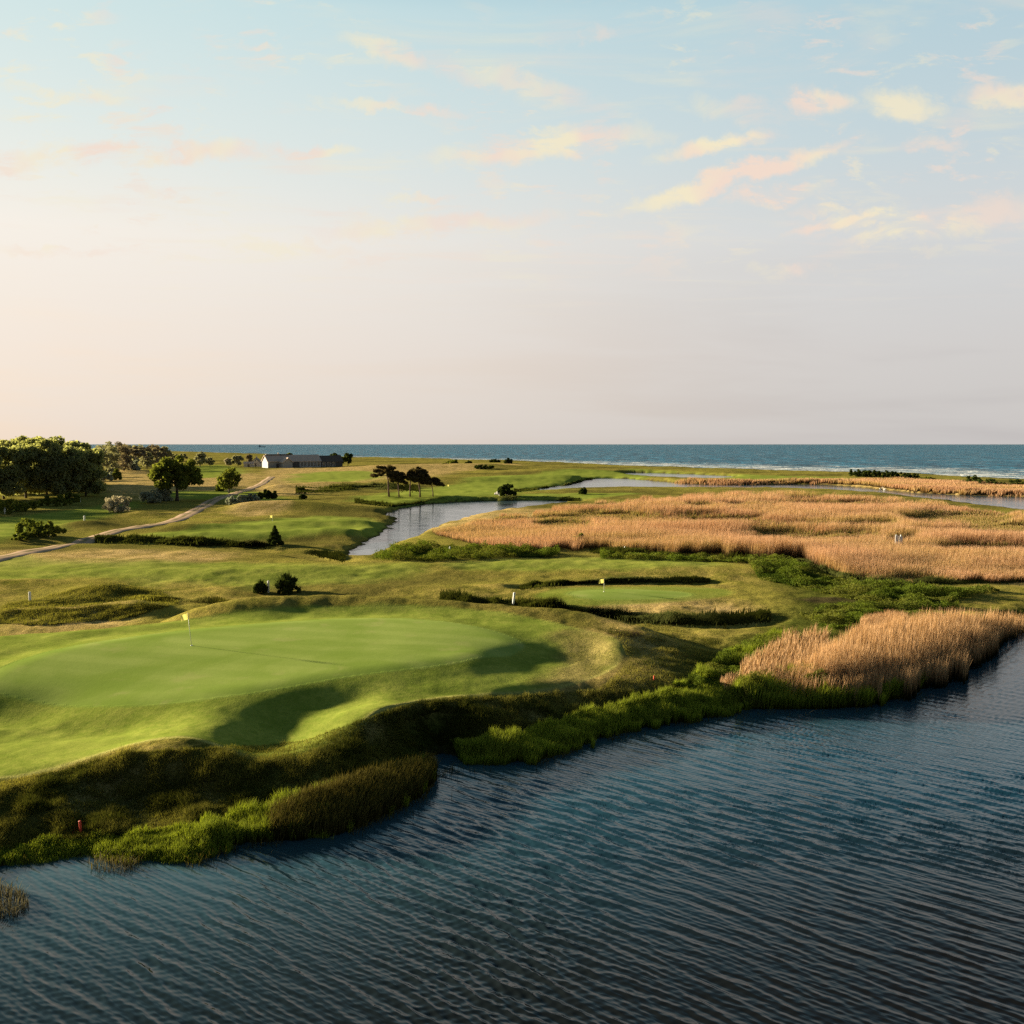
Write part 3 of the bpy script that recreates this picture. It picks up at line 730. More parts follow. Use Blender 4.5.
# ---- the wood at the left
WG = 'trees of the wood at the left'
wl = 'tall broadleaf tree inside the dense green wood at the left edge'
wood = [(-190, 512, 72, 52), (-150, 508, 70, 50), (-112, 505, 70, 48), (-80, 500, 66, 44), (-52, 502, 68, 46), (-22, 500, 64, 36), (4, 499, 60, 34), (26, 498, 61, 32), (47, 497.5, 60, 32), (66, 497, 57, 32), (86, 496, 52, 34),
        (12, 494, 58, 30), (34, 493, 57, 30), (56, 493, 55, 30), (77, 491, 51, 30), (-36, 488, 56, 34), (-8, 487, 54, 34), (16, 487, 55, 30), (38, 486, 52, 30), (60, 486, 50, 30), (80, 485, 47, 28)]
for i, (px, py, hh, ww) in enumerate(wood):
    lab = wl
    if i == 10: lab = 'broadleaf tree at the right-hand end of the dense wood, beside the lit strip'
    make_tree('broadleaf_tree', lab, 'tree', px, py, hh, ww * 1.12, 'tall', 'wood', 100 + i, WG, 10000, 0.5)
# ---- undergrowth at the wood's edge
for i, (px, py, hh, ww, lab) in enumerate([(8, 513, 14, 34, 'brown-green thicket left of the pale patch at the foot of the wood'),
        (24, 511, 12, 26, 'dark low thicket just left of the pale patch under the wood'),
        (56, 506, 10, 26, 'rounded low thicket right of the pale patch under the wood'), (70, 502, 9, 16, 'small dark thicket at the right foot of the wood, by a white stake')]):
    make_tree('thicket', lab, 'bush', px, py, hh * 1.25, ww * 1.25, 'shrub', 'oak', 140 + i, 'thickets at the foot of the wood', 2400)
# ---- hazy trees behind the wood
hz = [(107, 468, 28, 20, 'tall', 'hazytree', 'broad hazy tree in the gap right of the big wood'),
      (119, 467, 25, 16, 'tall', 'hazypine', 'brown hazy tree left of the pointed tree'),
      (130, 466, 24, 16, 'tall', 'hazytree', 'hazy tree just right of the pointed tree'),
      (142, 465, 21, 18, 'tall', 'hazytree', 'hazy tree filling in behind the small flat-capped pine'),
      (152, 465, 22, 18, 'tall', 'hazypine', 'brown hazy tree left of the dome-topped pine'),
      (164, 463, 17, 16, 'round', 'hazytree', 'last hazy tree of the line, right of the dome-topped pine'),
      (100, 473, 27, 20, 'tall', 'hazytree', 'hazy round-topped tree just right of the big wood'),
      (113, 472, 27, 16, 'tall', 'hazytree', 'pale hazy tree between the wood and the pointed tree'),
      (124, 471, 28, 12, 'tall', 'hazypine', 'hazy tree with a pointed top behind the pale bushes'),
      (136, 470, 26, 17, 'pine', 'hazypine', 'hazy pine with a small flat cap left of the dome-topped pine'),
      (147, 469, 18, 16, 'round', 'hazytree', 'low hazy tree between the two flat-topped pines'),
      (157, 468, 22, 20, 'pine', 'hazypine', 'hazy dome-topped pine standing against the sea behind the big oak'),
      (200, 467, 16, 14, 'round', 'hazytree', 'small dome-shaped tree on the skyline right of the oak'),
      (176, 461, 8, 26, 'round', 'hazytree', 'low spread tree on the skyline directly behind the oak')]
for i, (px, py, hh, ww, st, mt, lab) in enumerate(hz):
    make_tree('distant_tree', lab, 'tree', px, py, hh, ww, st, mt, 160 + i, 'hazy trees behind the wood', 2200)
# ---- bushes in the middle distance left
bs = [(131, 470, 10.5, 17, 'silver', 'pale silvery bush in front of the hazy trees'),
      (104, 481, 12, 20, 'silver', 'grey-green bush at the right end of the wood'),
      (112, 477, 13, 11, 'hazytree', 'brown-topped bush standing behind the dark pointed bush'),
      (116, 480, 11, 10, 'oak', 'dark pointed bush among pale bushes beside the wood'),
      (118, 512, 20, 27, 'blossom', 'cream blossoming hawthorn bush left of the track'),
      (151, 503, 16, 20, 'silver', 'pale silvery willow bush in front, left of the big oak'),
      (161, 501, 18, 22, 'silver', 'grey-green willow bush touching the left of the big oak'),
      (222, 491, 10, 13, 'bright', 'yellow-green shrub at the left foot of the small round tree'),
      (238, 505, 13, 24, 'silver', 'silvery willow bush right of the track, left one of the pair'),
      (252, 504, 12, 18, 'silver', 'grey-green willow bush beside the dark bush, right of the track'),
      (268, 499, 11, 18, 'darkbush', 'dark round bush right of the silvery willow bushes'),
      (30, 536, 22, 26, 'bright', 'sunlit yellow-green shrub in front of the shaded fairway'),
      (47, 537, 17, 34, 'oak', 'dark broad shrub on the right side of the sunlit shrub'),
      (22, 540, 8, 22, 'bright', 'low yellow shrub spilling down left of the sunlit shrub'),
      (303, 499, 5, 7, 'darkbush', 'tiny dark bush on the bank right of the dark round bush'),
      (287, 593, 21, 27, 'darkbush', 'dark spiky bush right of the white stake on the ridge'),
      (261, 593, 14, 14, 'darkbush', 'small dark bush left of the white stake on the ridge'),
      (507, 496, 15, 17, 'darkbush', 'dark round bush alone on the far bank of the lagoon'),
      (583, 494, 7, 8, 'darkbush', 'small dark bush on the spit between two lagoons'),
      (577, 545, 13, 16, 'oak', 'sparse olive shrub among the reeds beyond the bright thicket')]
for i, (px, py, hh, ww, mt, lab) in enumerate(bs):
    make_tree('bush', lab, 'bush', px, py, hh, ww, 'shrub', mt, 200 + i, None, 3600 if py < 560 else 5200, None if py < 560 else 0.13)
make_tree('oak_tree', 'big spreading oak with a dark crown beside the dirt track', 'tree', 177, 501, 47, 54, 'oak', 'oak', 31, None, 13000, 0.42)
make_tree('round_tree', 'small round dark tree beside the track, shrub at its foot', 'tree', 229, 493, 27, 26, 'round', 'oak', 37, None, 4200, 0.32)
make_tree('conifer', 'small dark pointed fir beside the ditch', 'conifer', 275, 545, 20, 19, 'cone', 'darkbush', 33, None, 3000, 0.2)
# ---- wind-bent pines
pn = [(389, 496, 36, 31, (-0.12, 0), 'tallest wind-bent pine, leftmost of the dark pine group'),
      (399, 496.5, 27, 16, (-0.10, 0), 'thin pine with a sloping trunk close behind the tallest pine'),
      (410, 496.5, 29, 18, (0.05, 0), 'slender pine with a bare trunk in the middle of the pine group'),
      (420, 497, 32, 25, (-0.14, 0), 'dark pine second from the right in the pine group, leaning left'),
      (433, 496.5, 22, 26, (-0.2, 0), 'lowest pine, rightmost of the pine group, leaning left')]
for i, (px, py, hh, ww, bd, lab) in enumerate(pn):
    make_tree('pine_tree', lab, 'pine', px, py, hh, ww, 'pine', 'pine', 260 + i, 'wind-bent pines by the lagoon', 6500, 0.34, 'pinebark', bd)
# ---- trees round the buildings and on the coast
ct = [(348, 465.5, 13, 11, 'round', 'darkbush', 'dark round tree rising right of the long building'),
      (341, 465.5, 9, 9, 'round', 'bright', 'yellow-green tree just right of the long building'),
      (335, 464, 11, 12, 'round', 'darkbush', 'dark tree behind the right end of the long roof'),
      (289, 462, 9, 8, 'round', 'oak', 'tree top showing behind the ridge of the long building'),
      (249, 463, 9, 7, 'round', 'hazypine', 'brown tree left of the small white farmhouse'),
      (238, 466, 11, 13, 'round', 'hazytree', 'pale olive tree left of the farmhouse'),
      (229, 466, 8, 10, 'round', 'blossom', 'cream flowering tree in the row left of the farmhouse'),
      (210, 466, 9, 11, 'round', 'hazytree', 'olive tree at the left end of the farmhouse row')]
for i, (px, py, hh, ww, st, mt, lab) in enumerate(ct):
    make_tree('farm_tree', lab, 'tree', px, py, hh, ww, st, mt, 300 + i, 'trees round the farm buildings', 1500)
cb = [(453, 464, 5, 12, 'bright', 'yellow-green bush, leftmost on the far coast behind the pines'),
      (469, 465, 4.6, 8, 'darkbush', 'small dark bush on the dune, second from the left'),
      (495, 462.5, 4, 13, 'darkbush', 'flat dark bush on the skyline left of the roundest coast bush'),
      (508, 463.5, 5.6, 8, 'darkbush', 'round dark bush on the skyline above the lone lagoon bush'),
      (484, 469, 5, 22, 'darkbush', 'long dark bush in the dip of the dunes'),
      (448, 467, 6, 16, 'oak', 'olive scrub below the yellow-green coast bush'),
      (858, 476.5, 10, 22, 'darkbush', 'left end bush of the dark coast thicket'), (872, 477, 8.5, 24, 'darkbush', 'bush left of centre in the dark coast thicket'),
      (889, 477.5, 8, 26, 'darkbush', 'bush right of centre in the dark coast thicket'), (907, 478, 6.5, 26, 'darkbush', 'low right end bush of the dark coast thicket'),
      (928, 480.5, 4, 14, 'oak', 'small brown scrub between the two dark coast thickets'),
      (970, 485.5, 12, 22, 'darkbush', 'tallest bush at the left of the far right thicket'), (990, 487.5, 11, 30, 'darkbush', 'middle bush of the far right thicket by the surf'),
      (1014, 488.5, 11, 34, 'darkbush', 'bush of the far right thicket touching the picture edge')]
for i, (px, py, hh, ww, mt, lab) in enumerate(cb):
    make_tree('coast_bush', lab, 'bush', px, py, hh, ww, 'shrub', mt, 330 + i, 'bushes on the far coast', 1500)

# ------------------------------------------------------------------ reeds, sedge, rough (beyond counting)
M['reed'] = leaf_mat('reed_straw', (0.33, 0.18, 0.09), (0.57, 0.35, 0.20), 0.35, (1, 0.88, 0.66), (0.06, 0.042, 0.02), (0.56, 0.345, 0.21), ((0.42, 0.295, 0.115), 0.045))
M['reednear'] = leaf_mat('near_reed_straw', (0.32, 0.19, 0.088), (0.64, 0.41, 0.22), 0.35, (1, 0.9, 0.65), (0.016, 0.018, 0.007), (0.56, 0.36, 0.20), None, (0.2, 0.72))  # dark foot paints in the shade low in the bed
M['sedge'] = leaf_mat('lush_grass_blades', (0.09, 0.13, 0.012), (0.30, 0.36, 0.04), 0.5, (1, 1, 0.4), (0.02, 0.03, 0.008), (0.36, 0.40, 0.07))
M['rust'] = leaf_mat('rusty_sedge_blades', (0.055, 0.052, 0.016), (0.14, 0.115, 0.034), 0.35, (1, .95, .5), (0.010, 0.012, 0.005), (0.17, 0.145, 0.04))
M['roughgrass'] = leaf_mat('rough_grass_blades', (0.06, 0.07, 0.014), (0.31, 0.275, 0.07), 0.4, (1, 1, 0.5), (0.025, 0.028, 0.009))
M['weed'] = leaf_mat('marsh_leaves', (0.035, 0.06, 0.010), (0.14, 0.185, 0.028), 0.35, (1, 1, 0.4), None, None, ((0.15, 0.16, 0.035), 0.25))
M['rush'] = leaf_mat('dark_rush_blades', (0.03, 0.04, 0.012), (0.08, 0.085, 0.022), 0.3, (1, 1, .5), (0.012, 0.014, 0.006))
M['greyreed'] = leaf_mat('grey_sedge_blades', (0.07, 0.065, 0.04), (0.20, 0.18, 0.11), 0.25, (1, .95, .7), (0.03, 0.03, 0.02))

FARBED = [(432, 534), (470, 522), (515, 516), (560, 508), (600, 503), (650, 500), (700, 497.5), (760, 496), (830, 496.5), (880, 500), (930, 504),
          (970, 510), (1024, 519), (1090, 524), (1090, 586), (1024, 580), (960, 582), (900, 583), (850, 580), (822, 570), (805, 560), (770, 556), (640, 555), (600, 549), (520, 550), (470, 544)]
x, y, z = scatter(FARBED, 230000, 1, 11)
ppx, ppy = pix0(x, y)
lowf = fbm(x / 16, y / 9, 51, 3); clear = ss(0.55, 0.66, fbm(x / 20, y / 13, 57, 4))
for (cx, cy, rx, ry) in ((865, 533, 30, 5), (560, 532, 28, 4.5), (955, 525, 55, 8), (930, 540, 30, 3), (700, 513, 16, 3), (1000, 545, 30, 3), (640, 525, 30, 1.6), (690, 521, 34, 1.4), (900, 550, 16, 4), (800, 505, 22, 2.5), (750, 515, 30, 1.2), (870, 512, 30, 1.5)):
    clear = np.maximum(clear, ss(1.25, 0.8, np.hypot((ppx - cx) / rx, (ppy - cy) / ry) + 0.5 * (fbm(x / 6, y / 6, 8) - 0.5)))
h = (1.25 + 1.5 * lowf + 0.16 * np.random.default_rng(3).uniform(-1, 1, len(x))) * (1 - 0.78 * clear) * (0.35 + 0.65 * ss(2, 38, water_sd(x, y)))
dd = np.hypot(x, y)
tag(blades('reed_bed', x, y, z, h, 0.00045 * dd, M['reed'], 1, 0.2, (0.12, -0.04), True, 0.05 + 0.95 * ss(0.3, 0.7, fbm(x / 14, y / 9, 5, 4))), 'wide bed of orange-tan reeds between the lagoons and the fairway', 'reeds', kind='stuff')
kx = clear > 0.35
tag(blades('marsh_grass', x[kx], y[kx], z[kx], h[kx] * 0.9, 0.0011 * dd[kx], leaf_mat('marsh_grass_blades', (0.10, 0.10, 0.025), (0.30, 0.25, 0.075), 0.35, None, (0.05, 0.05, 0.02)), 2, 0.3, (0.1, 0), True), 'short olive marsh grass in the clearings of the wide reed bed', 'marsh grass', kind='stuff')

ISLE = [(505, 499.6), (560, 496), (640, 493.8), (640, 495.6), (560, 499.5)]
FARBED2 = [(655, 484), (690, 482.4), (760, 483), (800, 482.6), (850, 482), (900, 480.5), (960, 484), (1024, 489), (1090, 492), (1090, 499), (1024, 496.4), (960, 494), (905, 490.5), (860, 485), (800, 483.6), (740, 484.6), (690, 483.8)]
x, y, z = scatter(FARBED2, 30000, 4, 1.5)
dd = np.hypot(x, y)
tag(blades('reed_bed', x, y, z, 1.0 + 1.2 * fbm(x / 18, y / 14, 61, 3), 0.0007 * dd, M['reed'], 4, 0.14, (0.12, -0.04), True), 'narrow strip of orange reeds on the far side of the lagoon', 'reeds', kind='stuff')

NEARBED = [(768, 700), (795, 676), (830, 664), (850, 648), (880, 636), (930, 628), (985, 628), (1030, 622), (1100, 612), (1100, 626), (1030, 634), (1006, 648), (985, 664), (950, 684), (905, 698), (850, 706), (790, 707)]
x, y, z = scatter(NEARBED, 27000, 5, 12)
hh = (1.75 + 0.6 * fbm(x / 4, y / 4, 71, 2)) * (1 - 0.45 * ss(985, 1040, pix0(x, y)[0])) * (1 - 0.4 * ss(825, 765, pix0(x, y)[0])) * np.random.default_rng(8).triangular(0.35, 1.0, 1.1, len(x))
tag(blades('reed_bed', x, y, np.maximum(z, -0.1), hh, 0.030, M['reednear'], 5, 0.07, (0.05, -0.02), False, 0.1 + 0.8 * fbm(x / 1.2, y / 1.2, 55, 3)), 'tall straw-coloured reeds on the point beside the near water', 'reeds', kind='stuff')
x, y, z = scatter([(738, 690), (752, 668), (785, 648), (826, 638), (832, 662), (805, 680), (772, 696)], 2800, 6, 20)
x2, y2, z2 = scatter([(855, 640), (862, 628), (885, 622), (905, 624), (900, 634), (880, 642)], 4000, 7, 4)
x3, y3, z3 = scatter([(715, 690), (730, 682), (748, 682), (745, 694), (722, 698)], 450, 8, 10)
for (xx, yy, z_, lab, sd_, hgt_) in ((x, y, z, 'pale tuft of dry reeds between the green weeds and the reed point', 21, 1.45), (x2, y2, z2, 'small orange reed clump behind the reed point', 22, 1.3), (x3, y3, z3, 'little straw tuft left of the reed point in bright grass', 23, 0.9)):
    tag(blades('reed_clump', xx, yy, z_, hgt_ * np.random.default_rng(sd_).uniform(0.7, 1.1, len(xx)), 0.05, M['reednear'], sd_, 0.12), lab, 'reeds', kind='stuff')

# lush sedge along the shore
BANK1 = [(-60, 868), (0, 850), (50, 842), (110, 836), (150, 834), (200, 826), (250, 816), (300, 800), (350, 788), (400, 775), (428, 766), (436, 778), (420, 796), (385, 814), (345, 832), (300, 840), (245, 844), (190, 862), (130, 862), (90, 858), (45, 862), (0, 868), (-60, 880)]
x, y, z = scatter(BANK1, 42000, 9, 12)
hh = (0.22 + 0.9 * fbm(x / 0.8, y / 0.8, 81, 3) ** 1.3) * np.random.default_rng(9).uniform(0.6, 1.15, len(x)) * (0.45 + 0.55 * ss(120, 220, pix0(x, y)[0]))
tag(blades('shore_grass', x, y, np.maximum(z, -0.15), hh, 0.024, M['sedge'], 9, 0.18), 'lush green grass fringing the shore at the lower left', 'shore grass', kind='stuff')
x, y, z = scatter([(270, 822), (300, 806), (350, 790), (400, 776), (428, 767), (437, 777), (420, 797), (385, 815), (345, 833), (300, 840), (270, 842)], 15000, 10, 3)
hh = 0.95 * np.random.default_rng(10).uniform(0.7, 1.2, len(x))
tag(blades('sedge_fringe', x, y, np.maximum(z, -0.15), hh, 0.03, M['rust'], 10, 0.2), 'rusty brown sedge overhanging the water left of the small inlet', 'sedge', kind='stuff')
BANK2 = [(455, 752), (485, 746), (520, 736), (560, 724), (600, 712), (650, 700), (700, 695), (750, 692), (790, 692), (810, 706), (745, 710), (690, 722), (620, 733), (575, 748), (535, 762), (500, 765), (462, 765)]
x, y, z = scatter(BANK2, 42000, 11, 12)
hh = (0.4 + 0.8 * fbm(x / 0.9, y / 0.9, 83, 3) ** 1.2) * np.random.default_rng(11).uniform(0.6, 1.15, len(x))
tag(blades('shore_grass', x, y, np.maximum(z, -0.15), hh, 0.026, M['sedge'], 11, 0.17), 'bright green grass along the shore from the inlet to the reed point', 'shore grass', kind='stuff')

def weed_patch(lab, poly, n, seed, hmin, hmax, size, mat='weed', name='marsh_weeds', cat='weeds'):
    n = int(n * 1.9)
    x, y, z = scatter(poly, n, seed, 5); rng = np.random.default_rng(seed)
    lump = fbm(x / 2.2, y / 2.2, seed, 3)
    top = 0.75 * (hmin + (hmax - hmin) * ss(0.3, 0.72, lump) * (0.5 + vnoise(x / 0.7, y / 0.7, seed)))
    c = np.stack([x, y, z + top * rng.uniform(0, 1, n) ** 0.55], 1)
    nrm = rng.normal(size=(n, 3)); nrm[:, 2] = np.abs(nrm[:, 2]) + 0.3; nrm /= np.linalg.norm(nrm, axis=1)[:, None]
    a = np.cross(nrm, rng.normal(size=(n, 3))); a /= np.linalg.norm(a, axis=1)[:, None]; b2 = np.cross(nrm, a)
    s = (0.62 * size * np.hypot(x, y) * rng.uniform(0.6, 1.4, n))[:, None]
    V = np.stack([c - a * s, c + b2 * s * 0.55, c + a * s, c - b2 * s * 0.55], 1).reshape(-1, 3)
    tn = np.clip(0.6 * ss(0.3, 0.7, lump) + 0.4 * rng.uniform(0, 1, n), 0, 1)
    return tag(link(name, mesh_np(name, V, np.arange(4 * n), np.full(n, 4), {'tint': np.repeat(tn, 4)}, [M[mat]])), lab, cat, kind='stuff')
weed_patch('bright green weeds between the fairway and the reed point', [(640, 704), (690, 680), (720, 660), (760, 640), (800, 632), (800, 655), (760, 680), (730, 690), (690, 706)], 30000, 12, 0.15, 0.9, 0.0011)
weed_patch('bright green marsh weeds in front of the wide reed bed', [(745, 560), (790, 562), (820, 574), (860, 584), (930, 588), (1000, 590), (960, 600), (900, 606), (850, 600), (800, 588), (760, 580)], 32000, 13, 0.2, 1.1, 0.0011)
weed_patch('leafy green thicket on the near bank of the lagoon', [(372, 560), (388, 553), (420, 548), (470, 549), (520, 551), (560, 553), (550, 557), (470, 559), (400, 562)], 26000, 14, 0.3, 1.5, 0.0011)
weed_patch('leafy strip of weeds between fairway and wide reed bed', [(600, 554), (650, 556), (720, 558), (790, 560), (780, 564), (700, 562), (600, 559)], 14000, 15, 0.2, 0.9, 0.0011)
x, y, z = scatter([(735, 702), (765, 680), (800, 680), (840, 692), (890, 694), (930, 684), (910, 699), (850, 708), (800, 709), (745, 709)], 20000, 27, 9)
hh = (0.5 + 1.5 * fbm(x / 1.3, y / 1.3, 89, 3)) * np.random.default_rng(27).uniform(0.5, 1.1, len(x))
tag(blades('green_reeds', x, y, np.maximum(z, -0.1), hh, 0.04, M['sedge'], 27, 0.15), 'young green reeds mixed along the foot of the reed point', 'reeds', kind='stuff')
weed_patch('dark leafy growth at the foot of the reed point', [(735, 700), (775, 690), (815, 696), (835, 704), (800, 709), (745, 709)], 14000, 16, 0.7, 2.0, 0.0012)
x, y, z = scatter([(630, 708), (690, 676), (730, 650), (775, 632), (800, 640), (770, 676), (735, 694), (690, 708)], 22000, 26, 6)
hh = (0.08 + 0.7 * ss(0.42, 0.7, fbm(x / 1.6, y / 1.6, 87, 4))) * np.random.default_rng(26).uniform(0.6, 1.15, len(x))
tag(blades('tall_grass', x, y, z, hh, 0.028, M['sedge'], 26, 0.2), 'loose bright grass rising from the shore toward the reed point', 'grass', kind='stuff')
weed_patch('low green growth on the marsh behind the reed point', [(800, 616), (840, 606), (900, 606), (960, 606), (940, 618), (880, 622), (830, 632)], 16000, 17, 0.1, 0.7, 0.0011)

def rush_row(lab, pts, width_px, n, seed, h, w, mat='rush', name='ditch_rushes', gap=0.25):
    rng = np.random.default_rng(seed); p = np.array(pts, float)
    t = rng.uniform(0, len(p) - 1, n); px = np.interp(t, np.arange(len(p)), p[:, 0]); py = np.interp(t, np.arange(len(p)), p[:, 1]) + rng.normal(0, width_px, n)
    x, y, z = ground(px, py)
    hh = h * 0.75 * (0.12 + 1.5 * fbm(x / 2.6, y / 2.6, seed, 4) ** 1.6) * rng.uniform(0.5, 1.2, n) * (gap + (1 - gap) * ss(0.34, 0.52, fbm(x / 9, y / 9, seed + 3, 2)))
    return tag(blades(name, x, y, z, hh, w * np.hypot(x, y), M[mat], seed, 0.25), lab, 'rushes', kind='stuff')
rush_row('dark rushes along the ditch left of the lagoon', DITCH1[2:], 1.3, 14000, 31, 1.25, 0.0012)
rush_row('dark rushes in the ditch before the second green', DITCH2, 2.2, 24000, 32, 1.5, 0.0010, gap=0.75)
rush_row('thin dark rushes in the ditch behind the second green', DITCH3, 0.8, 9000, 33, 0.9, 0.0011, gap=0.8)
rush_row('dark rushes on the far bank below the pines', [(355, 502), (395, 506), (440, 501), (512, 500), (580, 499.8)], 0.6, 6000, 34, 1.2, 0.0012)
rush_row('dark scrub band left of the pines', [(296, 491), (330, 490), (352, 488), (385, 487), (420, 489)], 1.2, 6000, 35, 2.0, 0.0014)
rush_row('dark rushes along the water edge of the far fairway', [(514, 491), (560, 487), (592, 478.3)], 0.5, 4000, 36, 1.2, 0.0013)
rush_row('dry pale grasses standing on the mound left of the green', [(100, 602), (140, 599), (175, 600), (235, 603)], 1.0, 5000, 37, 0.7, 0.0006, 'roughgrass', 'dry_grass')
rush_row('dark rushes under the front edge of the wide reed bed', [(590, 551), (640, 556), (770, 557), (805, 562), (850, 582), (960, 583), (1040, 580)], 0.8, 10000, 38, 1.3, 0.0011)

# rough grass on the banks round the green
ROUGHP = [(-60, 800), (0, 784), (60, 770), (130, 752), (215, 748), (300, 742), (345, 726), (420, 700), (520, 696), (600, 690), (630, 660), (616, 636), (560, 618), (520, 610), (650, 622), (720, 640), (720, 672), (660, 704),
          (560, 726), (460, 750), (420, 768), (300, 802), (200, 828), (100, 838), (0, 852), (-60, 868)]
x, y, z = scatter(ROUGHP, 150000, 18, 2)
hh = 0.05 + (0.24 + 0.20 * ss(0.2, -0.6, sdf(APRON, x, y)) * ss(56, 48, y)) * fbm(x / 0.8, y / 0.8, 91, 3) ** 1.6 * np.random.default_rng(18).uniform(0.5, 1.4, len(x))
tag(blades('rough_grass', x, y, z + 0.04, hh, 0.022, M['roughgrass'], 18, 0.5, tri=True, tint=ss(0.35, 0.65, fbm(x / 2, y / 2, 14, 3)) * (0.5 + 0.5 * ss(0.5, -1.5, sdf(wpoly([(-80, 800), (20, 792), (100, 775), (170, 760), (260, 752), (330, 745), (370, 725), (430, 708), (540, 706), (640, 704), (620, 728), (540, 748), (450, 760), (420, 790), (300, 830), (150, 850), (-80, 870)], 1.2), x, y)))), 'short tussocky rough grass on the banks round the near green', 'rough grass', kind='stuff')  # blade tint lowered on the front bank to paint in its shade
ROUGH2 = [(-40, 622), (0, 606), (50, 596), (100, 582), (160, 590), (180, 604), (120, 620), (40, 626)]
x, y, z = scatter(ROUGH2, 26000, 19, 3)
hh = 0.08 + 0.35 * fbm(x / 1.2, y / 1.2, 93, 3) ** 1.5
tag(blades('rough_grass', x, y, z + 0.04, hh, 0.035, M['roughgrass'], 19, 0.5, tri=True), 'tussocky rough on the mounds at the left behind the green', 'rough grass', kind='stuff')
E1 = np.array([(0, 867), (60, 863), (130, 866), (190, 866), (245, 849), (300, 845), (345, 837), (385, 820), (424, 800), (438, 778), (462, 768), (500, 769), (540, 766), (580, 752), (625, 737), (700, 724), (760, 713), (850, 709), (910, 700), (950, 684)], float)
rg = np.random.default_rng(28); t_ = rg.uniform(0, len(E1) - 1, 2600)
x, y = P(np.interp(t_, np.arange(len(E1)), E1[:, 0]), np.interp(t_, np.arange(len(E1)), E1[:, 1]) + rg.exponential(3.0, 2600) - 3, 0.0)
kk = fbm(x / 1.5, y / 1.5, 29, 3) > 0.5; x, y = x[kk], y[kk]
tag(blades('shore_stems', x, y, x * 0 - 0.1, 0.2 + 0.45 * rg.uniform(0, 1, len(x)), 0.022, M['rust'], 28, 0.3), 'thin dark stems standing in the shallows along the shore', 'stems', kind='stuff')
# sparse sedge standing in the water at the lower left
x, y, z = scatter([(-60, 890), (0, 884), (22, 892), (30, 908), (10, 918), (-60, 925)], 1500, 24, 5)
tag(blades('water_sedge', x, y, x * 0 - 0.1, 0.55 * np.random.default_rng(4).uniform(.4, 1.2, len(x)), 0.022, M['greyreed'], 24, 0.35), 'grey-brown sedge standing in the water at the lower left edge', 'sedge', kind='stuff')
x, y, z = scatter([(88, 862), (110, 852), (135, 852), (140, 866), (115, 874), (92, 870)], 420, 25, 7)
tag(blades('water_sedge', x, y, x * 0 - 0.1, 0.5 * np.random.default_rng(5).uniform(.4, 1.2, len(x)), 0.02, M['greyreed'], 25, 0.35), 'thin pale sedge in the shallows below the red stake', 'sedge', kind='stuff')

# ------------------------------------------------------------------ stakes, flags
def stake(name, label, px, py, hpx, mat, cat, group, w=None, tilt=0.0, cap=True):
    x, y, z = G(px, py); s = y / F; H = hpx * s; r = w if w else 0.055
    t = thing(name, label, cat, (x, y, z), 0.0, group); t.rotation_euler = (0, tilt, 0)
    mb = MB(); mb.tube([(0, 0, -0.2), (0, 0, H * 0.9)], [r, r], 10); mb.build('shaft', M[mat], t, False)
    if cap:
        mb = MB(); mb.tube([(0, 0, H * 0.9), (0, 0, H * 0.96), (0, 0, H)], [r * 1.06, r * 1.04, r * 0.5], 10); mb.build('cap', M[mat], t)
    return t
WS = 'white stakes on the course'
for px, py, hp, w, tl, lab in ((513, 606.5, 14.5, 0.10, 0.1, 'leaning white stake on the ridge right of the near green'), (268.5, 592.5, 12, 0.10, 0.0, 'white stake between two dark bushes on the ridge'),
        (30, 601, 9.5, 0.10, 0.0, 'white stake in the rough at the left edge'), (80, 501.5, 5, 0.16, 0, 'white stake at the right foot of the wood'),
        (84.5, 521.5, 6, 0.14, 0, 'white stake beside the shaded bank left of the track'), (17.5, 536, 5.5, 0.13, 0, 'white stake at the foot of the sunlit shrub'),
        (5, 513.5, 6, 0.16, 0, 'white stake at the far left edge below the wood'), (450, 552.5, 6, 0.10, 0, 'white stake in the leafy thicket by the lagoon'), (625, 552.5, 6.5, 0.10, 0, 'white stake before the front edge of the wide reed bed')):
    stake('white_stake', lab, px, py, hp, 'white', 'stake', WS, w, tl)
stake('red_stake', 'red hazard stake on the shaded bank at the lower left', 81, 832, 12, 'red', 'stake', 'red hazard stakes', 0.045, -0.08)
stake('red_stake', 'small red hazard stake in the brown rough above the bright grass', 654, 680, 4.5, 'red', 'stake', 'red hazard stakes', 0.035, 0.0)

def flag(label, px, py, hpx, fw, mat='yellow', tilt=0.0, group='golf flags', full=True):
    x, y, z = G(px, py); s = y / F; H = hpx * s
    t = thing('golf_flag', label, 'golf flag', (x, y, z), 0.0, group); t.rotation_euler = (0, tilt, 0)
    mb = MB(); mb.tube([(0, 0, -0.1), (0, 0, H)], [0.022, 0.016], 8); mb.build('pole', M['flagpole'], t, True)
    # rippling square cloth hanging off the pole to the left
    vs, fs = [], []; nx, nz = 10, 7
    for i in range(nx + 1):
        for k in range(nz + 1):
            u = i / nx; v = k / nz
            vs.append((-0.02 - fw * u * 0.95, 0.10 * fw * math.sin(u * 7 + v * 1.5) * u, H - 0.02 - fw * 0.8 * v - 0.28 * fw * u * u - 0.04 * fw * math.sin(u * 5)))
    for i in range(nx):
        for k in range(nz):
            a = i * (nz + 1) + k; fs.append((a, a + 1, a + nz + 2, a + nz + 1))
    mb = MB(); mb.add(vs, fs); mb.build('cloth', M[mat], t, True)
    if full:
        mb = MB(); mb.tube([(0, 0, -0.02), (0, 0, 0.035)], [0.07, 0.05], 12); mb.build('ferrule', M['cup'], t)
    return t
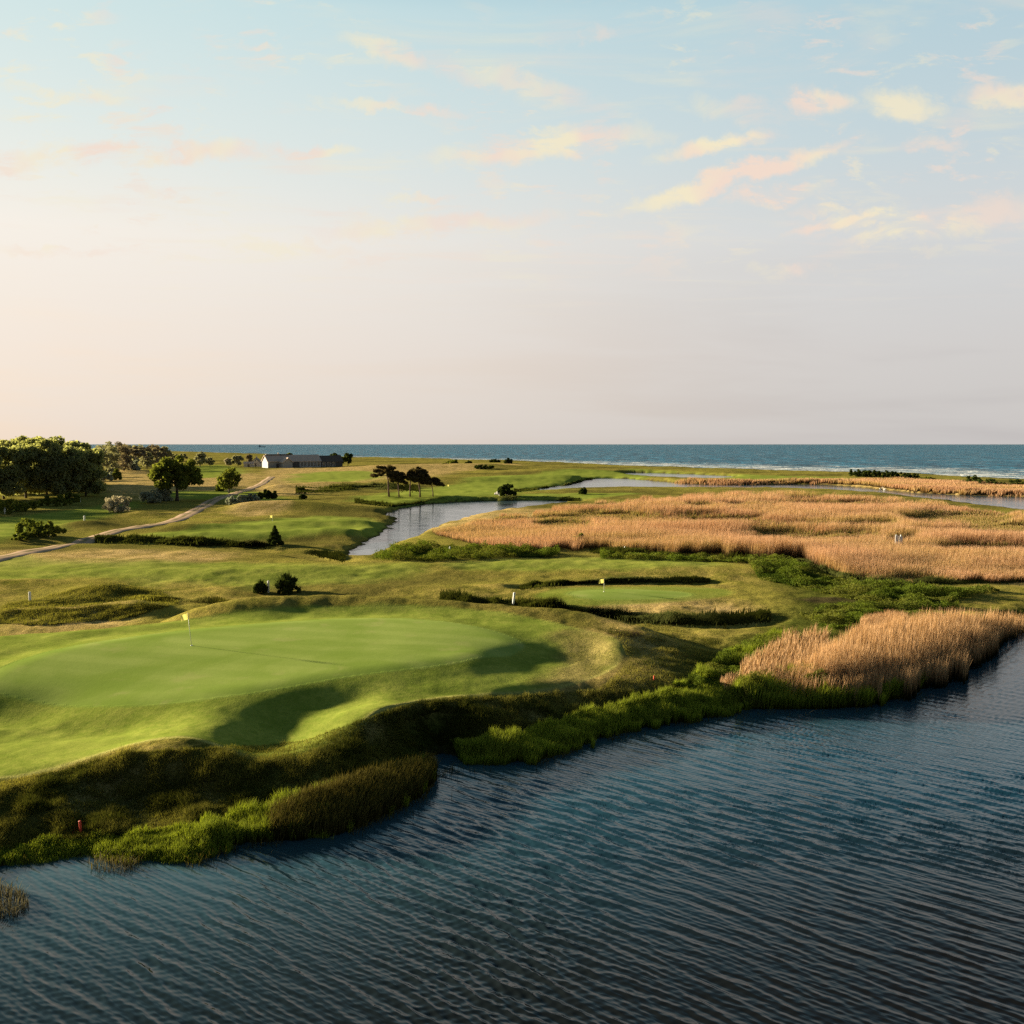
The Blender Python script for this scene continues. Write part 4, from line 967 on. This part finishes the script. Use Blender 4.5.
flag('yellow golf flag on the near green, leaning slightly', 191.5, 646, 33.5, 0.44, 'yellow', -0.09)
flag('yellow flag on the second green behind the ditch', 604, 592, 13.5, 0.45, 'yellow', 0.0)
flag('yellow-green flag on the green left of the lagoon', 272.5, 521, 6.0, 0.55, 'yellow', 0.0)
flag('tiny pale flag on the far fairway right of the pines', 449, 489, 4.5, 0.6, 'yellow', 0.0, full=False)

# ------------------------------------------------------------------ rocks, birds, sign in the reeds, ship
def rock(label, px, py, size, seed, group):
    x, y, z = G(px, py); rng = np.random.default_rng(seed)
    import bmesh
    bm = bmesh.new(); bmesh.ops.create_icosphere(bm, subdivisions=3, radius=1)
    for v in bm.verts:
        c = v.co; k = 1 + 0.3 * math.sin(3 * c.x + seed) * math.cos(2.6 * c.y) + 0.12 * math.sin(7 * c.z + 5 * c.x)
        v.co = Vector((c.x * size * 1.2 * k, c.y * size * k, c.z * size * 0.7 * k))
    me = bpy.data.meshes.new('rock'); bm.to_mesh(me); bm.free(); me.materials.append(M['rock'])
    o = link('rock', me); o.location = (x, y, z + size * 0.3); o.rotation_euler = (0, 0, seed)
    return tag(o, label, 'rock', group)
rock('larger pale rock left of the round bush by the lagoon', 497.5, 494.8, 0.75, 1, 'rocks beside the round bush')
rock('smaller pale rock touching the round bush by the lagoon', 500.5, 495.6, 0.5, 2, 'rocks beside the round bush')

def bird(label, px, py, yaw):
    x, y = P(px, py, 0.0); x, y = float(x), float(y)
    t = thing('swan', label, 'bird', (x, y, 0.0), yaw, 'white birds on the lagoon')
    mb = MB()
    mb.tube([(-0.62, 0, 0.34), (-0.5, 0, 0.26), (-0.25, 0, 0.2), (0.05, 0, 0.18), (0.3, 0, 0.2), (0.42, 0, 0.3), (0.46, 0, 0.5), (0.42, 0, 0.7), (0.44, 0, 0.82), (0.52, 0, 0.86), (0.6, 0, 0.83)],
            [0.02, 0.1, 0.2, 0.25, 0.2, 0.1, 0.055, 0.05, 0.05, 0.06, 0.03], 12)
    mb.build('body', M['feather'], t, True)
    mb = MB(); mb.tube([(0.6, 0, 0.83), (0.72, 0, 0.79)], [0.03, 0.012], 8); mb.build('beak', M['beak'], t, True)
    for s in (-1, 1):
        mb = MB(); mb.tube([(0.2, s * 0.17, 0.3), (-0.1, s * 0.22, 0.36), (-0.4, s * 0.15, 0.36), (-0.66, s * 0.05, 0.36)], [0.05, 0.11, 0.08, 0.015], 8); mb.build('wing', M['feather'], t, True)
    return t
bird('white swan on the lagoon, the left one of the two', 881, 489.6, 0.3)
bird('white swan on the lagoon, the right one of the two', 885, 490.0, 2.8)

x, y, z = G(898, 553)
t = thing('marker_board', 'white two-panel marker board on posts standing among the orange reeds', 'marker board', (x, y, z), 0.05)
s = y / F
for sx in (-0.30, 0.30):
    mb = MB(); mb.tube([(sx, 0, -0.3), (sx, 0, 18.5 * s)], [0.07, 0.07], 8); mb.build('post', M['white'], t)
mb = MB(); mb.box(-0.46, -0.03, -0.12, -0.075, 5.0 * s, 18 * s); mb.build('panel', M['white'], t, bevel=0.008)
mb = MB(); mb.box(0.05, 0.48, -0.12, -0.075, 4.5 * s, 17 * s); mb.build('panel', M['white'], t, bevel=0.008)

x, y = [float(v) for v in P(262, 447.2, 0)]
t = thing('cargo_ship', 'tiny hazy grey ship on the sea above the farmhouse', 'ship', (x, y, 0), 0.0)
mb = MB(); mb.add([(-14,-3,-.5),(12,-3,-.5),(12,3,-.5),(-14,3,-.5),(-15,-3.4,3),(17,-3.4,3.6),(17,3.4,3.6),(-15,3.4,3)], [(0,3,2,1),(4,5,6,7),(0,1,5,4),(1,2,6,5),(2,3,7,6),(3,0,4,7)]); mb.build('hull', M['hull'], t)
mb = MB(); mb.box(-13, -6, -2.5, 2.5, 3.1, 8); mb.box(-12, -8, -1.8, 1.8, 8, 10); mb.build('bridge', M['hull'], t)
mb = MB(); mb.tube([(-9, 0, 10), (-9, 0, 14)], [0.3, 0.2], 6); mb.build('funnel', M['hull'], t)
mb = MB(); mb.tube([(6, 0, 3.2), (6, 0, 11)], [0.3, 0.2], 6); mb.build('mast', M['hull'], t)

# ------------------------------------------------------------------ buildings
def gable(mb_wall, mb_roof, x0, x1, y0, y1, eave, ridge, over=0.5, thick=0.3):
    ym = (y0 + y1) / 2
    mb_wall.add([(x0,y0,-.6),(x1,y0,-.6),(x1,y1,-.6),(x0,y1,-.6),(x0,y0,eave),(x1,y0,eave),(x1,y1,eave),(x0,y1,eave),(x0,ym,ridge),(x1,ym,ridge)],
                [(0,1,5,4),(2,3,7,6),(0,4,8,7,3),(1,2,6,9,5)])
    sl = (ridge - eave) / (ym - y0)
    for sgn, ye in ((-1, y0), (1, y1)):
        yo = ye + sgn * over; zo = eave - sl * over
        a, b_ = x0 - over, x1 + over
        vs = [(a,yo,zo+.03),(b_,yo,zo+.03),(b_,ym,ridge+.03),(a,ym,ridge+.03),(a,yo,zo+thick),(b_,yo,zo+thick),(b_,ym,ridge+thick),(a,ym,ridge+thick)]
        fs = [(0,3,2,1),(4,5,6,7),(0,1,5,4),(1,2,6,5),(2,3,7,6),(3,0,4,7)]
        if sgn > 0: fs = [tuple(reversed(f)) for f in fs]
        mb_roof.add(vs, fs)

def window(t, x, y, z, w, h, front=True, cols=2):
    f = MB(); e = 0.12
    f.box(x - w/2, x + w/2, y - 0.10, y - 0.004, z, z + e); f.box(x - w/2, x + w/2, y - 0.10, y - 0.004, z + h - e, z + h)
    f.box(x - w/2, x - w/2 + e, y - 0.10, y - 0.004, z + e, z + h - e); f.box(x + w/2 - e, x + w/2, y - 0.10, y - 0.004, z + e, z + h - e)
    for c in range(1, cols):
        xc = x - w/2 + w * c / cols; f.box(xc - 0.05, xc + 0.05, y - 0.09, y - 0.006, z + e, z + h - e)
    o = f.build('window', M['white'], t)
    g = MB(); g.box(x - w/2 + e, x + w/2 - e, y - 0.055, y - 0.02, z + e, z + h - e); g.build('pane', M['glass'], o)

x, y, z = G(268, 468); D = y; s = D / F
t = thing('long_building', 'long low white and dark timber clubhouse with a brown roof before the sea', 'building', (x, y, z), math.radians(33))
sc_ = s / 0.61
wl_ = MB(); rf = MB(); L = 34 * sc_
gable(wl_, rf, 0, L, 0, 11 * sc_, 4.0 * sc_, 7.6 * sc_)
wl_.build('wall', M['limewash'], t); r_ = rf.build('roof', M['roof'], t)
mb = MB(); mb.box(0.5, 15 * sc_, 5.5*sc_ - 0.7, 5.5*sc_ + 0.7, 7.65 * sc_, 8.35 * sc_); mb.build('ridge_lantern', M['darkroof'], r_)
mb = MB(); mb.tube([(9*sc_, 7*sc_, 6.5*sc_), (9*sc_, 7*sc_, 9.3*sc_)], [0.45, 0.45], 4); mb.build('chimney', M['limewash'], r_)
mb = MB(); mb.box(13 * sc_, 20 * sc_, -0.12, -0.01, 0, 3.6 * sc_); mb.build('timber_panel', M['timber'], t)
for k in range(6): window(t, (21.6 + k * 2.2) * sc_, 0, 0.5, 1.7 * sc_, 3.0 * sc_)
mb = MB(); mb.box(5.2 * sc_, 6.8 * sc_, -0.10, -0.01, 0, 2.6 * sc_); d_ = mb.build('door', M['timber'], t)
mb = MB(); mb.tube([(6.5 * sc_, -0.18, 1.2), (6.5 * sc_, -0.18, 1.5)], [0.04, 0.04], 6); mb.build('handle', M['white'], d_)
# gabled white wing toward the camera
wl_ = MB(); rf = MB()
gable(wl_, rf, -7.0 * sc_, -0.2, -2.8 * sc_, 2.8 * sc_, 3.6 * sc_, 6.0 * sc_)
w_ = wl_.build('wing_wall', M['limewash'], t); r2 = rf.build('wing_roof', M['roof'], t)
for o in (w_, r2): o.rotation_euler = (0, 0, math.pi / 2); o.location = (10.2 * sc_, 0.0, 0)
# dark wing on the right
wl_ = MB(); rf = MB(); x0 = L + 0.1
gable(wl_, rf, x0, x0 + 15 * sc_, 1.0, 10 * sc_, 3.6 * sc_, 7.0 * sc_)
wl_.build('end_wall', M['timber'], t); rf.build('end_roof', M['darkroof'], t)
for k in range(3): window(t, x0 + (2.4 + k * 3.2) * sc_, 1.0, 0.5, 2.2 * sc_, 2.6 * sc_)

x, y, z = G(256.5, 466.5); s = y / F
t = thing('farmhouse', 'small white gabled farmhouse left of the long building', 'house', (x, y, z), math.radians(100))
wl_ = MB(); rf = MB(); W = 8.5 * s / 2
gable(wl_, rf, -6 , 6 , -W, W, 2.6, 2.6 + W * 0.95)
wl_.build('wall', M['limewash'], t); r_ = rf.build('roof', M['darkroof'], t)
mb = MB(); mb.box(1.0, 1.8, -0.4, 0.4, 2.6 + W * 0.7, 2.6 + W * 0.95 + 1.1); mb.build('chimney', M['limewash'], r_)
f = MB(); f.box(-6.1, -6.004, -0.5, 0.5, 3.0, 4.3); o = f.build('window', M['white'], t)
g = MB(); g.box(-6.16, -6.105, -0.38, 0.38, 3.12, 4.18); g.build('pane', M['glass'], o)
f = MB(); f.box(-6.1, -6.004, -0.55, 0.55, 0, 2.1); d_ = f.build('door', M['timber'], t)
x, y, z = G(249, 467)
t = thing('shed', 'low white shed left of the farmhouse', 'shed', (x, y, z), math.radians(10))
wl_ = MB(); rf = MB(); gable(wl_, rf, -2.8, 2.8, -1.6, 1.6, 2.0, 3.0, 0.25, 0.15)
wl_.build('wall', M['limewash'], t); rf.build('roof', M['roof'], t)
mb = MB(); mb.box(-0.5, 0.5, -1.68, -1.605, 0, 1.8); mb.build('door', M['timber'], t)

# ------------------------------------------------------------------ sky
w = bpy.data.worlds.new('World'); sc.world = w; w.use_nodes = True
nt = w.node_tree; N = NT(nt)
for n_ in list(nt.nodes): nt.nodes.remove(n_)
outw = nt.nodes.new('ShaderNodeOutputWorld'); bg = nt.nodes.new('ShaderNodeBackground')
sky = N.n('ShaderNodeTexSky', sky_type='NISHITA'); sky.sun_disc = False
sky.sun_elevation = SUN_EL
sun_dir = Vector((-SUN_TO[0] * math.cos(SUN_EL), -SUN_TO[1] * math.cos(SUN_EL), math.sin(SUN_EL)))
sky.sun_rotation = math.atan2(sun_dir.x, sun_dir.y)
sky.air_density = 1.0; sky.dust_density = 1.5; sky.ozone_density = 1.5
dirv = N.n('ShaderNodeTexCoord').outputs['Generated']
sp = N.n('ShaderNodeSeparateXYZ'); nt.links.new(dirv, sp.inputs[0]); dx, dy_, dz = sp.outputs
ramp = N.n('ShaderNodeValToRGB'); nt.links.new(dz, ramp.inputs[0])
stops = [(0.0, (.66, .605, .58)), (0.09, (.71, .655, .63)), (0.20, (.735, .725, .715)), (0.29, (.61, .70, .73)), (0.40, (.49, .655, .72)), (0.46, (.25, .49, .63)), (0.56, (.08, .21, .33)), (0.72, (.035, .08, .12)), (1.0, (.02, .05, .08))]
el = ramp.color_ramp.elements
el[0].position = 0; el[0].color = stops[0][1] + (1,); el[1].position = 1; el[1].color = stops[-1][1] + (1,)
for p_, c_ in stops[1:-1]:
    e = el.new(p_); e.color = c_ + (1,)
c = ramp.outputs[0]
# brighter and warmer toward the sun
dot = N.n('ShaderNodeVectorMath', operation='DOT_PRODUCT'); nt.links.new(dirv, dot.inputs[0]); dot.inputs[1].default_value = sun_dir
sunf = N.smooth(dot.outputs['Value'], -0.1, 1.0)
c = N.mix(sunf, N.mix(1.0, c, (0.92, 0.96, 0.98), 'MULTIPLY'), N.mix(1.0, c, (1.33, 1.25, 1.13), 'MULTIPLY'))
lay = N.noise(N.mapping(dirv, (0, 0, 0), (1.3, 1.3, 11.0), (2, 0, 0)), 1.6, 4, 0.55, 0.3)
c = N.mix(N.math('MULTIPLY', N.smooth(lay, 0.42, 0.66), N.smooth(dz, 0.30, 0.05)), c, N.mix(1.0, c, N.mix(sunf, (0.925, 0.92, 0.93), (1.06, 1.0, 0.93)), 'MULTIPLY'))
# sky behind the camera is darkened to deepen the shadows on the ground
c = N.mix(N.smooth(dy_, -0.35, 0.1), N.mix(1.0, c, (0.34, 0.36, 0.40), 'MULTIPLY'), c)
# clouds: thin fair-weather streaks in a layer, plus the larger streaks of the photograph by direction
den = N.math('MAXIMUM', dz, 0.02)
pv = N.n('ShaderNodeCombineXYZ'); nt.links.new(N.math('DIVIDE', dx, den), pv.inputs[0]); nt.links.new(N.math('DIVIDE', dy_, den), pv.inputs[1])
gl = N.n('ShaderNodeCombineXYZ'); dyp = N.math('MAXIMUM', dy_, 0.05)
gu = N.math('DIVIDE', dx, dyp); gv = N.math('DIVIDE', dz, dyp)
nt.links.new(gu, gl.inputs[0]); nt.links.new(gv, gl.inputs[1])
def wob(scale, amp, seed):
    nz = N.n('ShaderNodeTexNoise'); nt.links.new(N.mapping(gl.outputs[0], loc=(seed, 0, 0)), nz.inputs['Vector']); nz.inputs['Scale'].default_value = scale; nz.inputs['Detail'].default_value = 5; nz.inputs['Roughness'].default_value = 0.62
    vm = N.n('ShaderNodeVectorMath', operation='MULTIPLY_ADD'); 
    sb = N.n('ShaderNodeVectorMath', operation='SUBTRACT'); nt.links.new(nz.outputs['Color'], sb.inputs[0]); sb.inputs[1].default_value = (.5, .5, .5)
    nt.links.new(sb.outputs[0], vm.inputs[0]); vm.inputs[1].default_value = (amp, amp * 0.6, 0); return vm
wv = wob(22, 0.075, 3); nt.links.new(gl.outputs[0], wv.inputs[2]); gw = wv.outputs[0]
def dirpix(px, py):
    u = (px - 512) / F; v = (512 - py) / F
    return u / (CP + v * SP), (v * CP - SP) / (CP + v * SP)
CL = [(718, 146, 52, 9, -9, .9), (735, 178, 100, 9, -17, 1.0), (778, 194, 46, 9, -8, .9), (815, 212, 30, 6, 0, .8), (850, 222, 48, 7, -12, .9), (910, 228, 66, 8, -14, .8), (980, 218, 60, 16, -8, .6),
      (815, 102, 30, 11, 5, .75), (908, 106, 42, 12, 8, .75), (1008, 98, 36, 14, 5, .75), (930, 146, 26, 7, 0, .5), (740, 110, 36, 12, 15, .4), (545, 146, 95, 12, -5, .8), (520, 85, 60, 14, 15, .5), (390, 50, 44, 10, 15, .6), (395, 106, 54, 5, 3, .6),
      (310, 152, 44, 6, 0, .7), (130, 155, 130, 10, -2, .75), (70, 95, 60, 6, 4, .55), (435, 225, 110, 9, -4, .55), (10, 165, 30, 9, 0, .6), (788, 270, 30, 8, 0, .5), (60, 252, 60, 5, 0, .4), (290, 246, 70, 6, 3, .4), (130, 77, 24, 5, 0, .4), (259, 44, 14, 4, 0, .5), (595, 34, 20, 6, 0, .4), (420, 197, 30, 4, 0, .5)]
acc = None
for (px, py, rx, ry, rot, am) in CL:
    u, v = dirpix(px, py)
    nd = N.n('ShaderNodeMapping', vector_type='TEXTURE'); nt.links.new(gw, nd.inputs[0])
    nd.inputs['Location'].default_value = (u, v, 0); nd.inputs['Rotation'].default_value = (0, 0, math.radians(-rot)); nd.inputs['Scale'].default_value = (rx / F, ry / F, 1)
    ln = N.n('ShaderNodeVectorMath', operation='LENGTH'); nt.links.new(nd.outputs[0], ln.inputs[0])
    f_ = N.smooth(ln.outputs['Value'], 1.5, 0.45, 0.0, am)
    acc = f_ if acc is None else N.math('MAXIMUM', acc, f_)
wisp = N.noise(N.mapping(gl.outputs[0], (0, 0, 0.15), (1.0, 2.6, 1), (3, 1, 0)), 11, 6, 0.68, 0.6)
brk = N.smooth(wisp, 0.38, 0.54)
w2 = N.noise(N.mapping(gl.outputs[0], (0, 0, 0.1), (1.0, 3.2, 1), (8, 4, 0)), 16, 7, 0.66, 0.4)
w2m = N.math('MULTIPLY', N.smooth(N.noise(gl.outputs[0], 5.0, 2), 0.38, 0.56), N.math('MULTIPLY', N.smooth(w2, 0.51, 0.66, 0, 0.6), N.math('MULTIPLY', N.smooth(dz, 0.14, 0.22), N.smooth(dz, 0.46, 0.36))))
cl_f = N.math('MULTIPLY', acc, N.math('MULTIPLY_ADD', brk, 0.95, 0.25))
front_ = N.smooth(dy_, 0.1, 0.3)
cl_f = N.math('MULTIPLY', N.math('MAXIMUM', cl_f, w2m), front_)
gen = N.noise(N.mapping(pv.outputs[0], (0, 0, 0.4), (0.7, 1.7, 1)), 1.6, 7, 0.62, 0.5)
genm = N.math('MULTIPLY', N.math('MULTIPLY', N.smooth(gen, 0.50, 0.72, 0, 0.4), N.smooth(dz, 0.10, 0.22)), N.smooth(dz, 0.75, 0.4))
cl_f = N.math('MAXIMUM', cl_f, genm)
c = N.mix(N.math('MULTIPLY', cl_f, 0.95, None, True), c, N.mix(N.smooth(N.noise(gl.outputs[0], 9, 3), 0.42, 0.58), (0.93, 0.74, 0.62), (0.94, 0.84, 0.60)))
# the physical sky underneath
phys = N.mix(1.0, sky.outputs[0], (0.008, 0.008, 0.008), 'MULTIPLY')
add = N.n('ShaderNodeMix', data_type='RGBA', blend_type='ADD'); add.inputs[0].default_value = 1.0
nt.links.new(N.mix(1.0, c, (0.94, 0.94, 0.94), 'MULTIPLY'), add.inputs[6]); nt.links.new(phys, add.inputs[7])
nt.links.new(add.outputs[2], bg.inputs[0]); bg.inputs[1].default_value = 1.0
nt.links.new(bg.outputs[0], outw.inputs[0])

# ------------------------------------------------------------------ sun, camera, render
ld = bpy.data.lights.new('sun', 'SUN'); ld.energy = 18.5; ld.angle = math.radians(2.2); ld.color = (1.0, 0.85, 0.60)
lo = bpy.data.objects.new('sun', ld); col.objects.link(lo)
lo.rotation_euler = (-sun_dir).to_track_quat('-Z', 'Y').to_euler(); lo.location = (-200, 90, 60)

cd = bpy.data.cameras.new('camera'); cam = bpy.data.objects.new('camera', cd); col.objects.link(cam)
cd.sensor_width = 36; cd.lens = 36 * F / 1024; cd.clip_start = 0.5; cd.clip_end = 100000
cam.location = (0, 0, HC); cam.rotation_euler = (math.pi / 2 - PITCH, 0, 0)
sc.camera = cam
sc.view_settings.view_transform = 'Standard'; sc.view_settings.look = 'None'; sc.view_settings.exposure = 0; sc.view_settings.gamma = 1
sc.render.engine = 'CYCLES'
sc.cycles.max_bounces = 6; sc.cycles.diffuse_bounces = 1; sc.cycles.glossy_bounces = 2; sc.cycles.transmission_bounces = 3; sc.cycles.caustics_reflective = False; sc.cycles.caustics_refractive = False
sc.cycles.use_denoising = False; sc.cycles.filter_width = 1.5
